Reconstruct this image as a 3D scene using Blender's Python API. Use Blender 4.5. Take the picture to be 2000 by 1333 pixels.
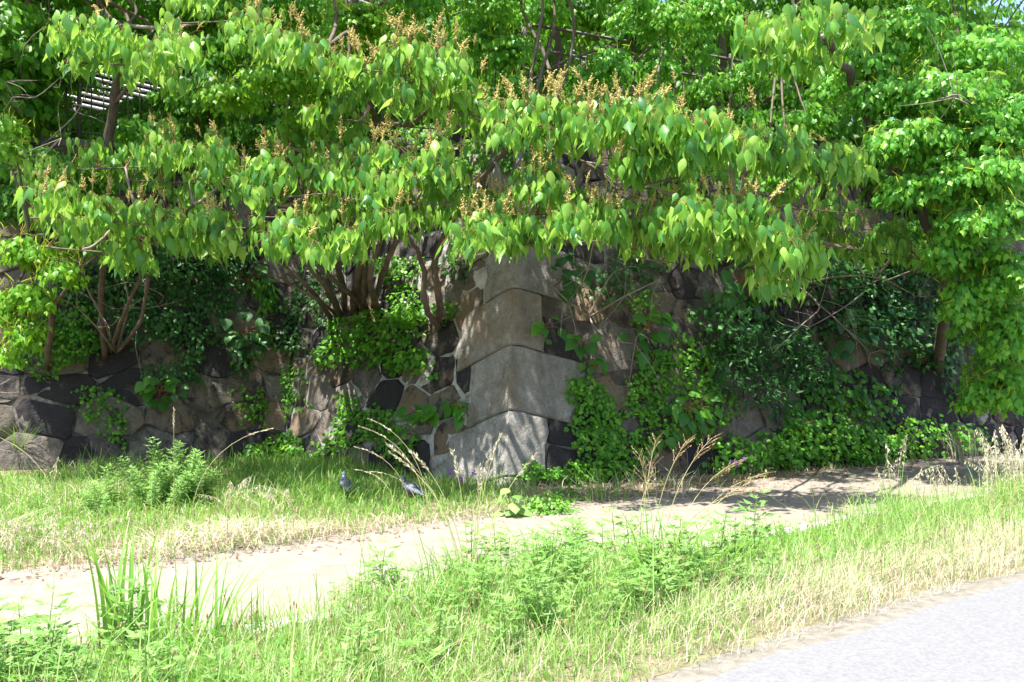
import bpy, math, random
import numpy as np
from mathutils import Vector, Matrix

for o in list(bpy.data.objects):
    bpy.data.objects.remove(o)
S = bpy.context.scene
COL = S.collection
rng = np.random.default_rng(11)
random.seed(11)

# ------------------------------------------------------------------ camera, sky, sun, exposure
CAMH, F = 1.5, 1963.0
cam_d = bpy.data.cameras.new('camera'); cam = bpy.data.objects.new('camera', cam_d); COL.objects.link(cam)
cam.location = (0, 0, CAMH); cam.rotation_euler = (math.pi/2, 0, 0)
cam_d.sensor_width = 36.0; cam_d.lens = 36.0*F/2000.0; cam_d.shift_y = 33.5/2000.0
cam_d.clip_end = 2000.0; cam_d.clip_start = 0.05
S.camera = cam
SUN = Vector((-0.22, -0.18, 0.955)).normalized()
elev = math.asin(SUN.z); azim = math.atan2(SUN.x, SUN.y)
w = bpy.data.worlds.new('World'); S.world = w; w.use_nodes = True
wn = w.node_tree.nodes; bg = wn['Background']
sky = wn.new('ShaderNodeTexSky'); sky.sky_type = 'NISHITA'; sky.sun_disc = False
sky.sun_elevation = elev; sky.sun_rotation = azim; sky.air_density = 1.0; sky.dust_density = 2.0; sky.ozone_density = 1.0
w.node_tree.links.new(sky.outputs[0], bg.inputs[0]); bg.inputs[1].default_value = 0.125
sd = bpy.data.lights.new('sun', 'SUN'); sd.energy = 5.0; sd.angle = math.radians(0.53); sd.color = (1.0, 0.97, 0.925)
so = bpy.data.objects.new('sun', sd); COL.objects.link(so)
so.rotation_euler = SUN.to_track_quat('Z', 'Y').to_euler(); so.location = SUN*60
S.view_settings.view_transform = 'Standard'; S.view_settings.look = 'None'
S.view_settings.exposure = 1.6; S.view_settings.gamma = 1.0
S.render.engine = 'CYCLES'

# ------------------------------------------------------------------ helpers
def P(x, y, d):
    """photo pixel + distance in metres -> world"""
    return Vector(((x-1000.0)/F*d, d, CAMH+(700.0-y)/F*d))
def G(x, y):
    d = CAMH*F/(y-700.0)
    return Vector(((x-1000.0)/F*d, d, 0.0))
def px(p):
    return 1000+F*p[0]/p[1], 700-F*(p[2]-CAMH)/p[1]

def vnoise(x, y, s=1.0, seed=0):
    r = np.random.default_rng(900+seed)
    out = np.zeros_like(np.asarray(x, float))
    for _ in range(7):
        a = r.uniform(0, 6.283); f = r.uniform(0.6, 1.8)*s; ph = r.uniform(0, 6.283)
        out = out+np.sin((np.cos(a)*x+np.sin(a)*y)*f+ph+1.3*np.sin((np.sin(a)*x-np.cos(a)*y)*f*0.7+ph*2))
    return out/7.0*1.6

def mesh_np(name, V, T, smooth=True):
    V = np.ascontiguousarray(V, dtype=np.float32); T = np.ascontiguousarray(T, dtype=np.int32)
    me = bpy.data.meshes.new(name)
    me.vertices.add(len(V)); me.vertices.foreach_set('co', V.ravel())
    k = T.shape[1]
    me.loops.add(T.size); me.loops.foreach_set('vertex_index', T.ravel())
    me.polygons.add(len(T)); me.polygons.foreach_set('loop_start', np.arange(0, T.size, k, dtype=np.int32))
    try: me.polygons.foreach_set('loop_total', np.full(len(T), k, dtype=np.int32))
    except Exception: pass
    if smooth: me.polygons.foreach_set('use_smooth', np.ones(len(T), dtype=bool))
    me.update(calc_edges=True); me.validate()
    return me
def crisp(me, deg=38):
    me.set_sharp_from_angle(angle=math.radians(deg)); return me

class MB:
    def __init__(s): s.V = []; s.T = []; s.n = 0
    def add(s, V, T):
        V = np.asarray(V, float).reshape(-1, 3); T = np.asarray(T, int)
        if T.shape[1] == 4: T = np.concatenate([T[:, [0, 1, 2]], T[:, [0, 2, 3]]])
        s.V.append(V); s.T.append(T+s.n); s.n += len(V); return s
    def box(s, c, h, R=None):
        v = np.array([[x, y, z] for x in (-1, 1) for y in (-1, 1) for z in (-1, 1)], float)*np.asarray(h, float)
        if R is not None: v = v @ np.asarray(R, float).T
        v = v+np.asarray(c, float)
        return s.add(v, [[0, 1, 3, 2], [4, 6, 7, 5], [0, 4, 5, 1], [2, 3, 7, 6], [0, 2, 6, 4], [1, 5, 7, 3]])
    def tube(s, pts, rad, n=6, cap=True):
        pts = np.asarray([list(p) for p in pts], float); m = len(pts)
        rad = np.broadcast_to(np.asarray(rad, float), (m,)) if np.ndim(rad) else np.full(m, rad)
        tan = np.gradient(pts, axis=0); tan /= (np.linalg.norm(tan, axis=1, keepdims=True)+1e-9)
        ref = np.array([0.31, 0.2, 0.93]) if abs(tan[0, 2]) < 0.9 else np.array([1.0, 0.1, 0])
        V = []
        for i in range(m):
            a = np.cross(tan[i], ref); a /= np.linalg.norm(a)+1e-9; b = np.cross(tan[i], a)
            th = np.arange(n)*2*math.pi/n
            V.append(pts[i]+rad[i]*(np.cos(th)[:, None]*a+np.sin(th)[:, None]*b))
        V = np.concatenate(V); T = []
        for i in range(m-1):
            for k in range(n):
                a0 = i*n+k; a1 = i*n+(k+1) % n
                T.append([a0, a1, a1+n, a0+n])
        T = np.array(T); T = np.concatenate([T[:, [0, 1, 2]], T[:, [0, 2, 3]]])
        if cap:
            c = len(V); V = np.concatenate([V, pts[[0, -1]]]); e = []
            for k in range(n):
                e.append([c, (k+1) % n, k]); e.append([c+1, (m-1)*n+k, (m-1)*n+(k+1) % n])
            T = np.concatenate([T, np.array(e)])
        return s.add(V, T)
    def copies(s, tv, tt, R, pos, sc):
        V, T = copies(tv, tt, R, pos, sc)
        return s.add(V, T)
    def mesh(s, name, smooth=True):
        return mesh_np(name, np.concatenate(s.V), np.concatenate(s.T), smooth)

def copies(tv, tt, R, pos, sc):
    N = len(pos); k = len(tv)
    sc = np.asarray(sc, float)
    if sc.ndim == 1: sc = np.repeat(sc[:, None], 3, axis=1)
    V = np.einsum('nij,nkj->nki', R, tv[None]*sc[:, None, :])+np.asarray(pos)[:, None, :]
    T = tt[None]+(np.arange(N)*k)[:, None, None]
    return V.reshape(-1, 3), T.reshape(-1, tt.shape[1])

def frames(Y, Z):
    Y = Y/(np.linalg.norm(Y, axis=1, keepdims=True)+1e-9)
    Z = Z-(Z*Y).sum(1, keepdims=True)*Y
    Z = Z/(np.linalg.norm(Z, axis=1, keepdims=True)+1e-9)
    X = np.cross(Y, Z)
    return np.stack([X, Y, Z], axis=2)
def rdir(n): 
    v = rng.normal(size=(n, 3)); return v/np.linalg.norm(v, axis=1, keepdims=True)
def spline(pts, n=5):
    p = [Vector(q) for q in pts]; out = []
    if len(p) < 3: n = max(n, 4)
    for i in range(len(p)-1):
        a = p[max(i-1, 0)]; b = p[i]; c = p[i+1]; d = p[min(i+2, len(p)-1)]
        for k in range(n):
            t = k/n
            out.append(0.5*((2*b)+(c-a)*t+(2*a-5*b+4*c-d)*t*t+(3*b-a-3*c+d)*t**3))
    out.append(p[-1]); return out

WL = {}
def tag(o, label=None, cat=None, group=None, kind=None):
    if label: o['label'] = label
    if cat: o['category'] = cat
    if group: o['group'] = group
    if kind: o['kind'] = kind
    return o
def thing(name, label, cat, loc=(0, 0, 0), group=None):
    o = bpy.data.objects.new(name, None); COL.objects.link(o); o.location = loc; o.empty_display_size = 0.2
    WL[o.name] = Vector(loc); return tag(o, label, cat, group)
def part(name, me, mat, parent=None, M=None, kind=None):
    """mesh given in world coordinates (or placed by matrix M), child of parent"""
    o = bpy.data.objects.new(name, me); COL.objects.link(o)
    if mat is not None and len(me.materials) == 0: me.materials.append(mat)
    M = M if M is not None else Matrix.Identity(4)
    if parent is not None:
        o.parent = parent; o.matrix_basis = Matrix.Translation(-WL.get(parent.name, Vector((0, 0, 0)))) @ M
    else: o.matrix_basis = M
    if kind: o['kind'] = kind
    return o
def mat44(R, pos, sc):
    m = Matrix(((R[0, 0]*sc, R[0, 1]*sc, R[0, 2]*sc, pos[0]), (R[1, 0]*sc, R[1, 1]*sc, R[1, 2]*sc, pos[1]),
                (R[2, 0]*sc, R[2, 1]*sc, R[2, 2]*sc, pos[2]), (0, 0, 0, 1)))
    return m

# ------------------------------------------------------------------ materials
def newmat(name):
    m = bpy.data.materials.new(name); m.use_nodes = True
    nt = m.node_tree; return m, nt, nt.nodes, nt.links, nt.nodes['Principled BSDF']
def ramp(nodes, stops, interp='LINEAR'):
    r = nodes.new('ShaderNodeValToRGB'); cr = r.color_ramp; cr.interpolation = interp
    while len(cr.elements) < len(stops): cr.elements.new(0.5)
    for e, (p, c) in zip(cr.elements, stops):
        e.position = p; e.color = (*c, 1) if len(c) == 3 else c
    return r
def noise(nodes, links, vec, scale, detail=6, rough=0.6, dist=0.0):
    n = nodes.new('ShaderNodeTexNoise'); n.inputs['Scale'].default_value = scale; n.inputs['Detail'].default_value = detail
    n.inputs['Roughness'].default_value = rough; n.inputs['Distortion'].default_value = dist
    if vec is not None: links.new(vec, n.inputs['Vector'])
    return n
def math_n(nodes, links, op, a, b=None, clamp=False):
    m = nodes.new('ShaderNodeMath'); m.operation = op; m.use_clamp = clamp
    for i, v in enumerate((a, b)):
        if v is None: continue
        if isinstance(v, (int, float)): m.inputs[i].default_value = v
        else: links.new(v, m.inputs[i])
    return m.outputs[0]
def mix_c(nodes, links, fac, a, b, mode='MIX'):
    m = nodes.new('ShaderNodeMix'); m.data_type = 'RGBA'; m.blend_type = mode
    for sock, v in ((m.inputs['Factor'], fac), (m.inputs['A'], a), (m.inputs['B'], b)):
        pass
    ins = [i for i in m.inputs if i.type == 'RGBA']
    fi = [i for i in m.inputs if i.type == 'VALUE'][0]
    for sock, v in ((fi, fac), (ins[0], a), (ins[1], b)):
        if isinstance(v, (int, float)): sock.default_value = v
        elif isinstance(v, tuple): sock.default_value = (*v, 1)
        else: links.new(v, sock)
    return [o for o in m.outputs if o.type == 'RGBA'][0]
def bump(nodes, links, h, strength, dist, bsdf):
    b = nodes.new('ShaderNodeBump'); b.inputs['Strength'].default_value = strength; b.inputs['Distance'].default_value = dist
    links.new(h, b.inputs['Height']); links.new(b.outputs[0], bsdf.inputs['Normal']); return b

def leaf_mat(name, stops, trans, tfac=0.42, rough=0.42, spec=0.45, vein=14.0):
    m, nt, N, L, b = newmat(name)
    geo = N.new('ShaderNodeNewGeometry'); oi = N.new('ShaderNodeObjectInfo')
    r = math_n(N, L, 'ADD', geo.outputs['Random Per Island'], oi.outputs['Random'])
    r = math_n(N, L, 'FRACT', r)
    tc = N.new('ShaderNodeTexCoord')
    nz = noise(N, L, geo.outputs['Position'], vein, 3, 0.6)
    r2 = math_n(N, L, 'ADD', math_n(N, L, 'MULTIPLY', r, 0.8), math_n(N, L, 'MULTIPLY', nz.outputs[0], 0.2))
    cr = ramp(N, stops); L.new(r2, cr.inputs[0])
    L.new(cr.outputs[0], b.inputs['Base Color'])
    b.inputs['Roughness'].default_value = rough; b.inputs['Specular IOR Level'].default_value = spec
    bump(N, L, nz.outputs[0], 0.25, 0.02, b)
    tr = N.new('ShaderNodeBsdfTranslucent')
    tcn = mix_c(N, L, 0.65, cr.outputs[0], trans); L.new(tcn, tr.inputs[0])
    mx = N.new('ShaderNodeMixShader'); mx.inputs[0].default_value = tfac
    L.new(b.outputs[0], mx.inputs[1]); L.new(tr.outputs[0], mx.inputs[2])
    L.new(mx.outputs[0], N['Material Output'].inputs[0])
    return m
def plain_mat(name, stops, nscale=6.0, rough=0.9, bmp=0.4, bdist=0.02, stretch=None, detail=7, spec=0.3):
    m, nt, N, L, b = newmat(name)
    tc = N.new('ShaderNodeTexCoord'); vec = tc.outputs['Object']
    if stretch:
        mp = N.new('ShaderNodeMapping'); mp.inputs['Scale'].default_value = stretch; L.new(vec, mp.inputs[0]); vec = mp.outputs[0]
    n1 = noise(N, L, vec, nscale, detail, 0.65); n2 = noise(N, L, vec, nscale*6, 4, 0.7)
    f = math_n(N, L, 'ADD', math_n(N, L, 'MULTIPLY', n1.outputs[0], 0.75), math_n(N, L, 'MULTIPLY', n2.outputs[0], 0.25))
    cr = ramp(N, stops); L.new(f, cr.inputs[0]); L.new(cr.outputs[0], b.inputs['Base Color'])
    b.inputs['Roughness'].default_value = rough; b.inputs['Specular IOR Level'].default_value = spec
    bump(N, L, f, bmp, bdist, b); return m

M = {}
M['mallotus'] = leaf_mat('mallotus_leaf', [(0.08, (0.036, 0.14, 0.045)), (0.32, (0.085, 0.27, 0.045)), (0.6, (0.20, 0.42, 0.055)), (0.9, (0.36, 0.54, 0.10)), (1.0, (0.52, 0.50, 0.09))], (0.50, 0.80, 0.09), 0.48, 0.42, 0.42)
M['tallow'] = leaf_mat('tallow_leaf', [(0.05, (0.055, 0.21, 0.03)), (0.5, (0.11, 0.34, 0.03)), (1.0, (0.27, 0.50, 0.05))], (0.38, 0.78, 0.04), 0.40, 0.42, 0.36)
M['tallow_bright'] = leaf_mat('young_tallow_leaf', [(0.0, (0.07, 0.24, 0.010)), (0.5, (0.13, 0.34, 0.014)), (1.0, (0.28, 0.48, 0.03))], (0.42, 0.74, 0.02), 0.45, 0.42, 0.45)
M['backleaf'] = leaf_mat('woodland_leaf', [(0.0, (0.035, 0.13, 0.016)), (0.5, (0.075, 0.24, 0.02)), (1.0, (0.20, 0.42, 0.03))], (0.34, 0.70, 0.03), 0.45, 0.45, 0.4)
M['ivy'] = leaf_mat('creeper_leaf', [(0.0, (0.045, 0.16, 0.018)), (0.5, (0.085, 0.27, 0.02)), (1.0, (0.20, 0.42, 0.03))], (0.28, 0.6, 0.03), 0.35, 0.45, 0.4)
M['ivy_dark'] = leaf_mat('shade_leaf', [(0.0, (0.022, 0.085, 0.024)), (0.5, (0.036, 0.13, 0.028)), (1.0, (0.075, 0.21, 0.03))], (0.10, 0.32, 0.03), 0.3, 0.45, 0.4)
M['heart'] = leaf_mat('heart_leaf', [(0.0, (0.03, 0.12, 0.018)), (0.5, (0.05, 0.19, 0.018)), (1.0, (0.12, 0.32, 0.02))], (0.2, 0.5, 0.02), 0.35, 0.42, 0.45)
M['mugwort'] = leaf_mat('mugwort_leaf', [(0.0, (0.10, 0.23, 0.05)), (0.5, (0.17, 0.33, 0.075)), (1.0, (0.32, 0.47, 0.15))], (0.36, 0.56, 0.12), 0.40, 0.6, 0.3)
M['grass'] = leaf_mat('grass_blade', [(0.0, (0.09, 0.22, 0.03)), (0.4, (0.16, 0.34, 0.05)), (0.72, (0.29, 0.44, 0.11)), (1.0, (0.60, 0.55, 0.36))], (0.37, 0.58, 0.11), 0.38, 0.5, 0.4, 3.0)
M['grass_shade'] = leaf_mat('bank_grass_blade', [(0.0, (0.08, 0.22, 0.03)), (0.5, (0.13, 0.31, 0.04)), (0.8, (0.25, 0.40, 0.08)), (1.0, (0.50, 0.46, 0.24))], (0.34, 0.58, 0.07), 0.40, 0.5, 0.4, 3.0)
M['blade'] = leaf_mat('broad_blade', [(0.0, (0.07, 0.20, 0.03)), (0.5, (0.13, 0.32, 0.04)), (1.0, (0.24, 0.44, 0.08))], (0.36, 0.62, 0.08), 0.40, 0.42, 0.4, 3.0)
M['straw'] = leaf_mat('straw_blade', [(0.0, (0.28, 0.235, 0.14)), (0.4, (0.43, 0.375, 0.25)), (0.8, (0.55, 0.49, 0.36)), (1.0, (0.27, 0.33, 0.12))], (0.5, 0.43, 0.26), 0.22, 0.6, 0.3, 3.0)
M['oat'] = leaf_mat('oat_seed', [(0.0, (0.50, 0.44, 0.28)), (1.0, (0.74, 0.69, 0.54))], (0.7, 0.62, 0.42), 0.3, 0.6, 0.3, 3.0)
M['seedhead'] = leaf_mat('seed_head', [(0.0, (0.30, 0.20, 0.09)), (1.0, (0.50, 0.37, 0.20))], (0.5, 0.35, 0.15), 0.2, 0.7, 0.2, 3.0)
M['spike'] = leaf_mat('flower_spike', [(0.0, (0.42, 0.33, 0.09)), (0.5, (0.56, 0.46, 0.15)), (1.0, (0.68, 0.58, 0.25))], (0.62, 0.52, 0.17), 0.25, 0.7, 0.2, 30.0)
M['catkin'] = leaf_mat('catkin', [(0.0, (0.34, 0.40, 0.025)), (1.0, (0.55, 0.55, 0.05))], (0.6, 0.6, 0.05), 0.25, 0.6, 0.2, 30.0)
M['petal'] = leaf_mat('purple_petal', [(0.0, (0.32, 0.07, 0.45)), (1.0, (0.48, 0.14, 0.62))], (0.5, 0.15, 0.65), 0.3, 0.6, 0.2, 30.0)
M['bark'] = plain_mat('bark', [(0.25, (0.055, 0.04, 0.03)), (0.5, (0.12, 0.09, 0.068)), (0.75, (0.21, 0.17, 0.135))], 9, 0.9, 0.7, 0.02, (1, 1, 0.25))
M['bark_pale'] = plain_mat('pale_bark', [(0.25, (0.13, 0.105, 0.085)), (0.55, (0.26, 0.22, 0.18)), (0.8, (0.40, 0.35, 0.29))], 10, 0.85, 0.6, 0.015, (1, 1, 0.3))
M['twig_red'] = plain_mat('young_twig', [(0.3, (0.16, 0.07, 0.03)), (0.7, (0.28, 0.15, 0.07))], 20, 0.7, 0.2, 0.005)
M['stalk'] = plain_mat('grass_stalk', [(0.3, (0.32, 0.31, 0.12)), (0.7, (0.52, 0.45, 0.24))], 8, 0.7, 0.1, 0.003)
M['stem'] = plain_mat('green_stem', [(0.3, (0.07, 0.14, 0.03)), (0.7, (0.14, 0.2, 0.06))], 12, 0.7, 0.1, 0.003)

def stone_mat(name='granite', corner=False):
    m, nt, N, L, b = newmat(name)
    tc = N.new('ShaderNodeTexCoord'); oi = N.new('ShaderNodeObjectInfo')
    off = N.new('ShaderNodeVectorMath'); off.operation = 'MULTIPLY_ADD'
    L.new(oi.outputs['Random'], off.inputs[0]); off.inputs[1].default_value = (37.0, 19.0, 53.0); L.new(tc.outputs['Object'], off.inputs[2])
    v = off.outputs[0]
    grain = noise(N, L, v, 85, 3, 0.75); med = noise(N, L, v, 9, 8, 0.7); big = noise(N, L, v, 2.3, 6, 0.62, 0.6)
    base = ramp(N, [(0.34, (0.13, 0.118, 0.10)), (0.46, (0.28, 0.26, 0.23)), (0.56, (0.43, 0.40, 0.36)), (0.68, (0.60, 0.57, 0.52))] if corner else [(0.32, (0.07, 0.06, 0.05)), (0.46, (0.15, 0.13, 0.11)), (0.58, (0.24, 0.21, 0.175)), (0.72, (0.38, 0.345, 0.295))])
    f = math_n(N, L, 'ADD', math_n(N, L, 'MULTIPLY', grain.outputs[0], 0.5), math_n(N, L, 'MULTIPLY', med.outputs[0], 0.5))
    L.new(f, base.inputs[0])
    # rust-brown stone tone per stone and patch
    wn_ = N.new('ShaderNodeTexWhiteNoise'); wn_.noise_dimensions = '1D'; L.new(oi.outputs['Random'], wn_.inputs['W'])
    rust = math_n(N, L, 'MULTIPLY', math_n(N, L, 'SUBTRACT', math_n(N, L, 'ADD', big.outputs[0], math_n(N, L, 'MULTIPLY', wn_.outputs[0], 0.35)), 0.62), 3.2, True)
    rust = math_n(N, L, 'MULTIPLY', math_n(N, L, 'MINIMUM', rust, 0.75), 0.75 if corner else 1.0)
    c = mix_c(N, L, rust, base.outputs[0], (0.22, 0.145, 0.078))
    # black lichen / patina, streaked downwards; corner blocks also get shade painted by face
    mp = N.new('ShaderNodeMapping'); mp.inputs['Scale'].default_value = (2.6, 2.6, 0.8) if corner else (1.5, 1.5, 1.1); L.new(v, mp.inputs[0])
    pat = noise(N, L, mp.outputs[0], 1.9, 9, 0.72, 0.4)
    lo, gain = (0.57, 4.5) if corner else (0.51, 7.0)
    k = 0.12 if corner else 0.42
    p1 = math_n(N, L, 'ADD', pat.outputs[0], math_n(N, L, 'MULTIPLY', math_n(N, L, 'SUBTRACT', oi.outputs['Random'], 0.5), k))
    p2 = math_n(N, L, 'ADD', p1, math_n(N, L, 'MULTIPLY', math_n(N, L, 'SUBTRACT', med.outputs[0], 0.5), 0.35))
    black = math_n(N, L, 'MULTIPLY', math_n(N, L, 'SUBTRACT', p2, lo-0.08), gain, True)
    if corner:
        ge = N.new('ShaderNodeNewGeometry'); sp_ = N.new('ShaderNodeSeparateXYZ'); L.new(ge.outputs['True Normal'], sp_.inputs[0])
        side = math_n(N, L, 'ADD', math_n(N, L, 'MULTIPLY', sp_.outputs[0], 0.26), 0.60, True)  # right-hand faces coloured blacker than left ones, standing in for their shade
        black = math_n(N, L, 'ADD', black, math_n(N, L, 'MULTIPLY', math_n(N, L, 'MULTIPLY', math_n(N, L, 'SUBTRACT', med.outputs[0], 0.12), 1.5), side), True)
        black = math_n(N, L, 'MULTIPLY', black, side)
    black = math_n(N, L, 'MULTIPLY', black, 0.58 if corner else 0.93)
    c = mix_c(N, L, black, c, (0.030, 0.027, 0.031))
    ck = noise(N, L, v, 1.1, 5, 0.55, 0.3); ck2 = noise(N, L, v, 1.7, 2, 0.5)
    line = math_n(N, L, 'SUBTRACT', 1.0, math_n(N, L, 'MULTIPLY', math_n(N, L, 'ABSOLUTE', math_n(N, L, 'SUBTRACT', ck.outputs[0], 0.5)), 150.0), True)
    line = math_n(N, L, 'MULTIPLY', line, math_n(N, L, 'MULTIPLY', math_n(N, L, 'SUBTRACT', ck2.outputs[0], 0.45), 6.0, True))
    c = mix_c(N, L, math_n(N, L, 'MULTIPLY', line, 0.8), c, (0.025, 0.022, 0.018))
    L.new(c, b.inputs['Base Color']); b.inputs['Roughness'].default_value = 0.88; b.inputs['Specular IOR Level'].default_value = 0.25
    h = math_n(N, L, 'ADD', math_n(N, L, 'MULTIPLY', med.outputs[0], 1.0), math_n(N, L, 'MULTIPLY', grain.outputs[0], 0.25))
    h = math_n(N, L, 'ADD', h, math_n(N, L, 'MULTIPLY', big.outputs[0], 1.2))
    bump(N, L, h, 1.0, 0.055, b)
    return m
M['stone'] = stone_mat()
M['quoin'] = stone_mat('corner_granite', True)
M['mortar'] = plain_mat('mortar', [(0.36, (0.07, 0.06, 0.05)), (0.46, (0.26, 0.24, 0.21)), (0.62, (0.50, 0.48, 0.44))], 3.0, 0.95, 1.0, 0.06)
M['joint'] = plain_mat('earth_joint', [(0.35, (0.035, 0.03, 0.024)), (0.52, (0.10, 0.085, 0.07)), (0.66, (0.33, 0.31, 0.28))], 2.2, 0.95, 1.0, 0.06)
M['soil'] = plain_mat('soil', [(0.3, (0.075, 0.055, 0.036)), (0.5, (0.15, 0.11, 0.07)), (0.7, (0.23, 0.18, 0.12))], 4, 0.95, 0.8, 0.04)
M['verge'] = plain_mat('verge_soil', [(0.3, (0.09, 0.085, 0.04)), (0.5, (0.155, 0.135, 0.075)), (0.7, (0.22, 0.19, 0.12))], 5, 0.95, 0.8, 0.03)
M['path'] = plain_mat('path_surface', [(0.34, (0.165, 0.138, 0.105)), (0.5, (0.212, 0.183, 0.146)), (0.66, (0.245, 0.214, 0.175))], 5.0, 0.92, 0.25, 0.012, None, 10)
M['road'] = plain_mat('road_surface', [(0.36, (0.12, 0.119, 0.12)), (0.5, (0.155, 0.154, 0.155)), (0.64, (0.185, 0.184, 0.185))], 45.0, 0.88, 0.35, 0.008, None, 12)
M['shoulder'] = plain_mat('gravel_shoulder', [(0.34, (0.12, 0.105, 0.08)), (0.5, (0.175, 0.16, 0.13)), (0.66, (0.215, 0.20, 0.172))], 14, 0.95, 0.9, 0.02)
M['kerb'] = plain_mat('kerb_concrete', [(0.3, (0.33, 0.32, 0.30)), (0.7, (0.52, 0.51, 0.49))], 7, 0.9, 0.4, 0.01)
M['concrete'] = plain_mat('old_concrete', [(0.3, (0.09, 0.085, 0.075)), (0.5, (0.16, 0.15, 0.135)), (0.7, (0.24, 0.23, 0.21))], 2.5, 0.92, 0.5, 0.02)
M['iron'] = plain_mat('rusted_iron', [(0.3, (0.06, 0.05, 0.045)), (0.6, (0.12, 0.10, 0.088)), (0.8, (0.19, 0.15, 0.12))], 10, 0.6, 0.3, 0.004, None, 6, 0.4)
M['litter'] = leaf_mat('leaf_litter', [(0.0, (0.07, 0.045, 0.03)), (0.6, (0.16, 0.10, 0.06)), (1.0, (0.30, 0.20, 0.11))], (0.2, 0.12, 0.05), 0.1, 0.8, 0.2, 4.0)
M['slat'] = plain_mat('louvre_paint', [(0.3, (0.62, 0.64, 0.66)), (0.7, (0.74, 0.76, 0.78))], 2, 0.5, 0.05, 0.002)
M['facade'] = plain_mat('facade_render', [(0.3, (0.10, 0.11, 0.13)), (0.7, (0.17, 0.18, 0.20))], 1.5, 0.8, 0.1, 0.01)
M['frame'] = plain_mat('window_frame', [(0.3, (0.05, 0.05, 0.055)), (0.7, (0.08, 0.08, 0.085))], 3, 0.5, 0.05, 0.002)
gm, _, gN, gL, gb = newmat('window_glass'); gb.inputs['Base Color'].default_value = (0.10, 0.20, 0.33, 1); gb.inputs['Roughness'].default_value = 0.06
gb.inputs['Metallic'].default_value = 0.75; M['glass'] = gm

# ------------------------------------------------------------------ leaf templates (length +Y, normal +Z)
def leaf_tpl(ys, ws, fold, curl, cx=0.0):
    V = []; T = []; n = len(ys)
    for i, (y, wd) in enumerate(zip(ys, ws)):
        zc = -curl*y*y; yy = y-0.10*curl*y*y
        V += [[cx*y*y, yy, zc], [-wd+cx*y*y, yy-0.02, zc+fold*wd], [wd+cx*y*y, yy-0.02, zc+fold*wd]]
    for i in range(n-1):
        a = i*3; b = a+3
        if ws[i+1] == 0:
            T += [[a+1, a, b], [a, a+2, b]]
        elif ws[i] == 0:
            T += [[a, b, b+1], [a, b+2, b]]
        else:
            T += [[a+1, a, b], [a+1, b, b+1], [a, a+2, b+2], [a, b+2, b]]
    V = np.array(V, float); T = np.array(T)
    used = np.unique(T); mp = -np.ones(len(V), int); mp[used] = np.arange(len(used))
    return V[used], mp[T]
MALL = [leaf_tpl([0, .11, .30, .46, .72, 1], [.05, .18, .255, .205, .08, 0], -.5, c, x) for c, x in ((.25, .0), (.5, .08), (.10, -.09), (.75, .04), (.35, -.14))]
TALL = [leaf_tpl([0, .37, .68, 1], [0, .38, .155, 0], -.4, c, x) for c, x in ((.2, 0), (.4, .05), (.1, -.06))]
HEART = [leaf_tpl([-.06, .08, .34, .66, 1], [.20, .43, .46, .26, 0], -.22, c, x) for c, x in ((.2, 0), (.4, .05), (.1, -.05))]
IVY = [leaf_tpl([0, .30, .62, 1], [.10, .48, .36, 0], -.25, c, x) for c, x in ((.15, 0), (.35, .06))]
SMALL = [leaf_tpl([0, .45, 1], [0, .36, 0], -.4, c, 0) for c in (.15, .4)]
NARROW = [leaf_tpl([0, .4, 1], [0, .17, 0], -.3, c, 0) for c in (.1, .35)]

def leafy(parent, tpls, Y, Z, pos, sc, mat, nobj=300, objname='leaf', stuffname='foliage'):
    """nearest nobj leaves in view become single leaf parts, the rest one joined part"""
    n = len(pos); R = frames(Y, Z); pos = np.asarray(pos); sc = np.asarray(sc)
    which = rng.integers(0, len(tpls), n)
    X = 1000+F*pos[:, 0]/pos[:, 1]; Yp = 700-F*(pos[:, 2]-CAMH)/pos[:, 1]
    inview = (X > 0) & (X < 2000) & (Yp > 0) & (Yp < 1333)
    score = sc*F/pos[:, 1]*np.where(inview, 1, 0)*rng.uniform(.8, 1.2, n)-pos[:, 1]*3.0
    order = np.argsort(-score); single = order[:min(nobj, n)] if nobj else order[:0]
    if not hasattr(leafy, 'cache'): leafy.cache = {}
    for i in single:
        if not inview[i]: continue
        key = (id(tpls), int(which[i]), mat.name)
        if key not in leafy.cache:
            me = mesh_np('leaf', *tpls[which[i]]); me.materials.append(mat); leafy.cache[key] = me
        part(objname, leafy.cache[key], None, parent, mat44(R[i], pos[i], float(sc[i])))
    rest = np.ones(n, bool); rest[[i for i in single if inview[i]]] = False
    mb = MB()
    for k in range(len(tpls)):
        q = rest & (which == k)
        if q.any(): mb.copies(tpls[k][0], tpls[k][1], R[q], pos[q], sc[q])
    if mb.n: part(stuffname, mb.mesh(stuffname), mat, parent, None, 'stuff' if nobj else None)

# ------------------------------------------------------------------ layout: road, verge, path, bank (s along, t across)
U = np.array([0.77, 0.638]); U /= np.linalg.norm(U); NV = np.array([-U[1], U[0]])
def ST(s, t, z=0.0): 
    p = U*s+NV*t; return (p[0], p[1], z)
def bend(s): return 0.0

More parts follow.
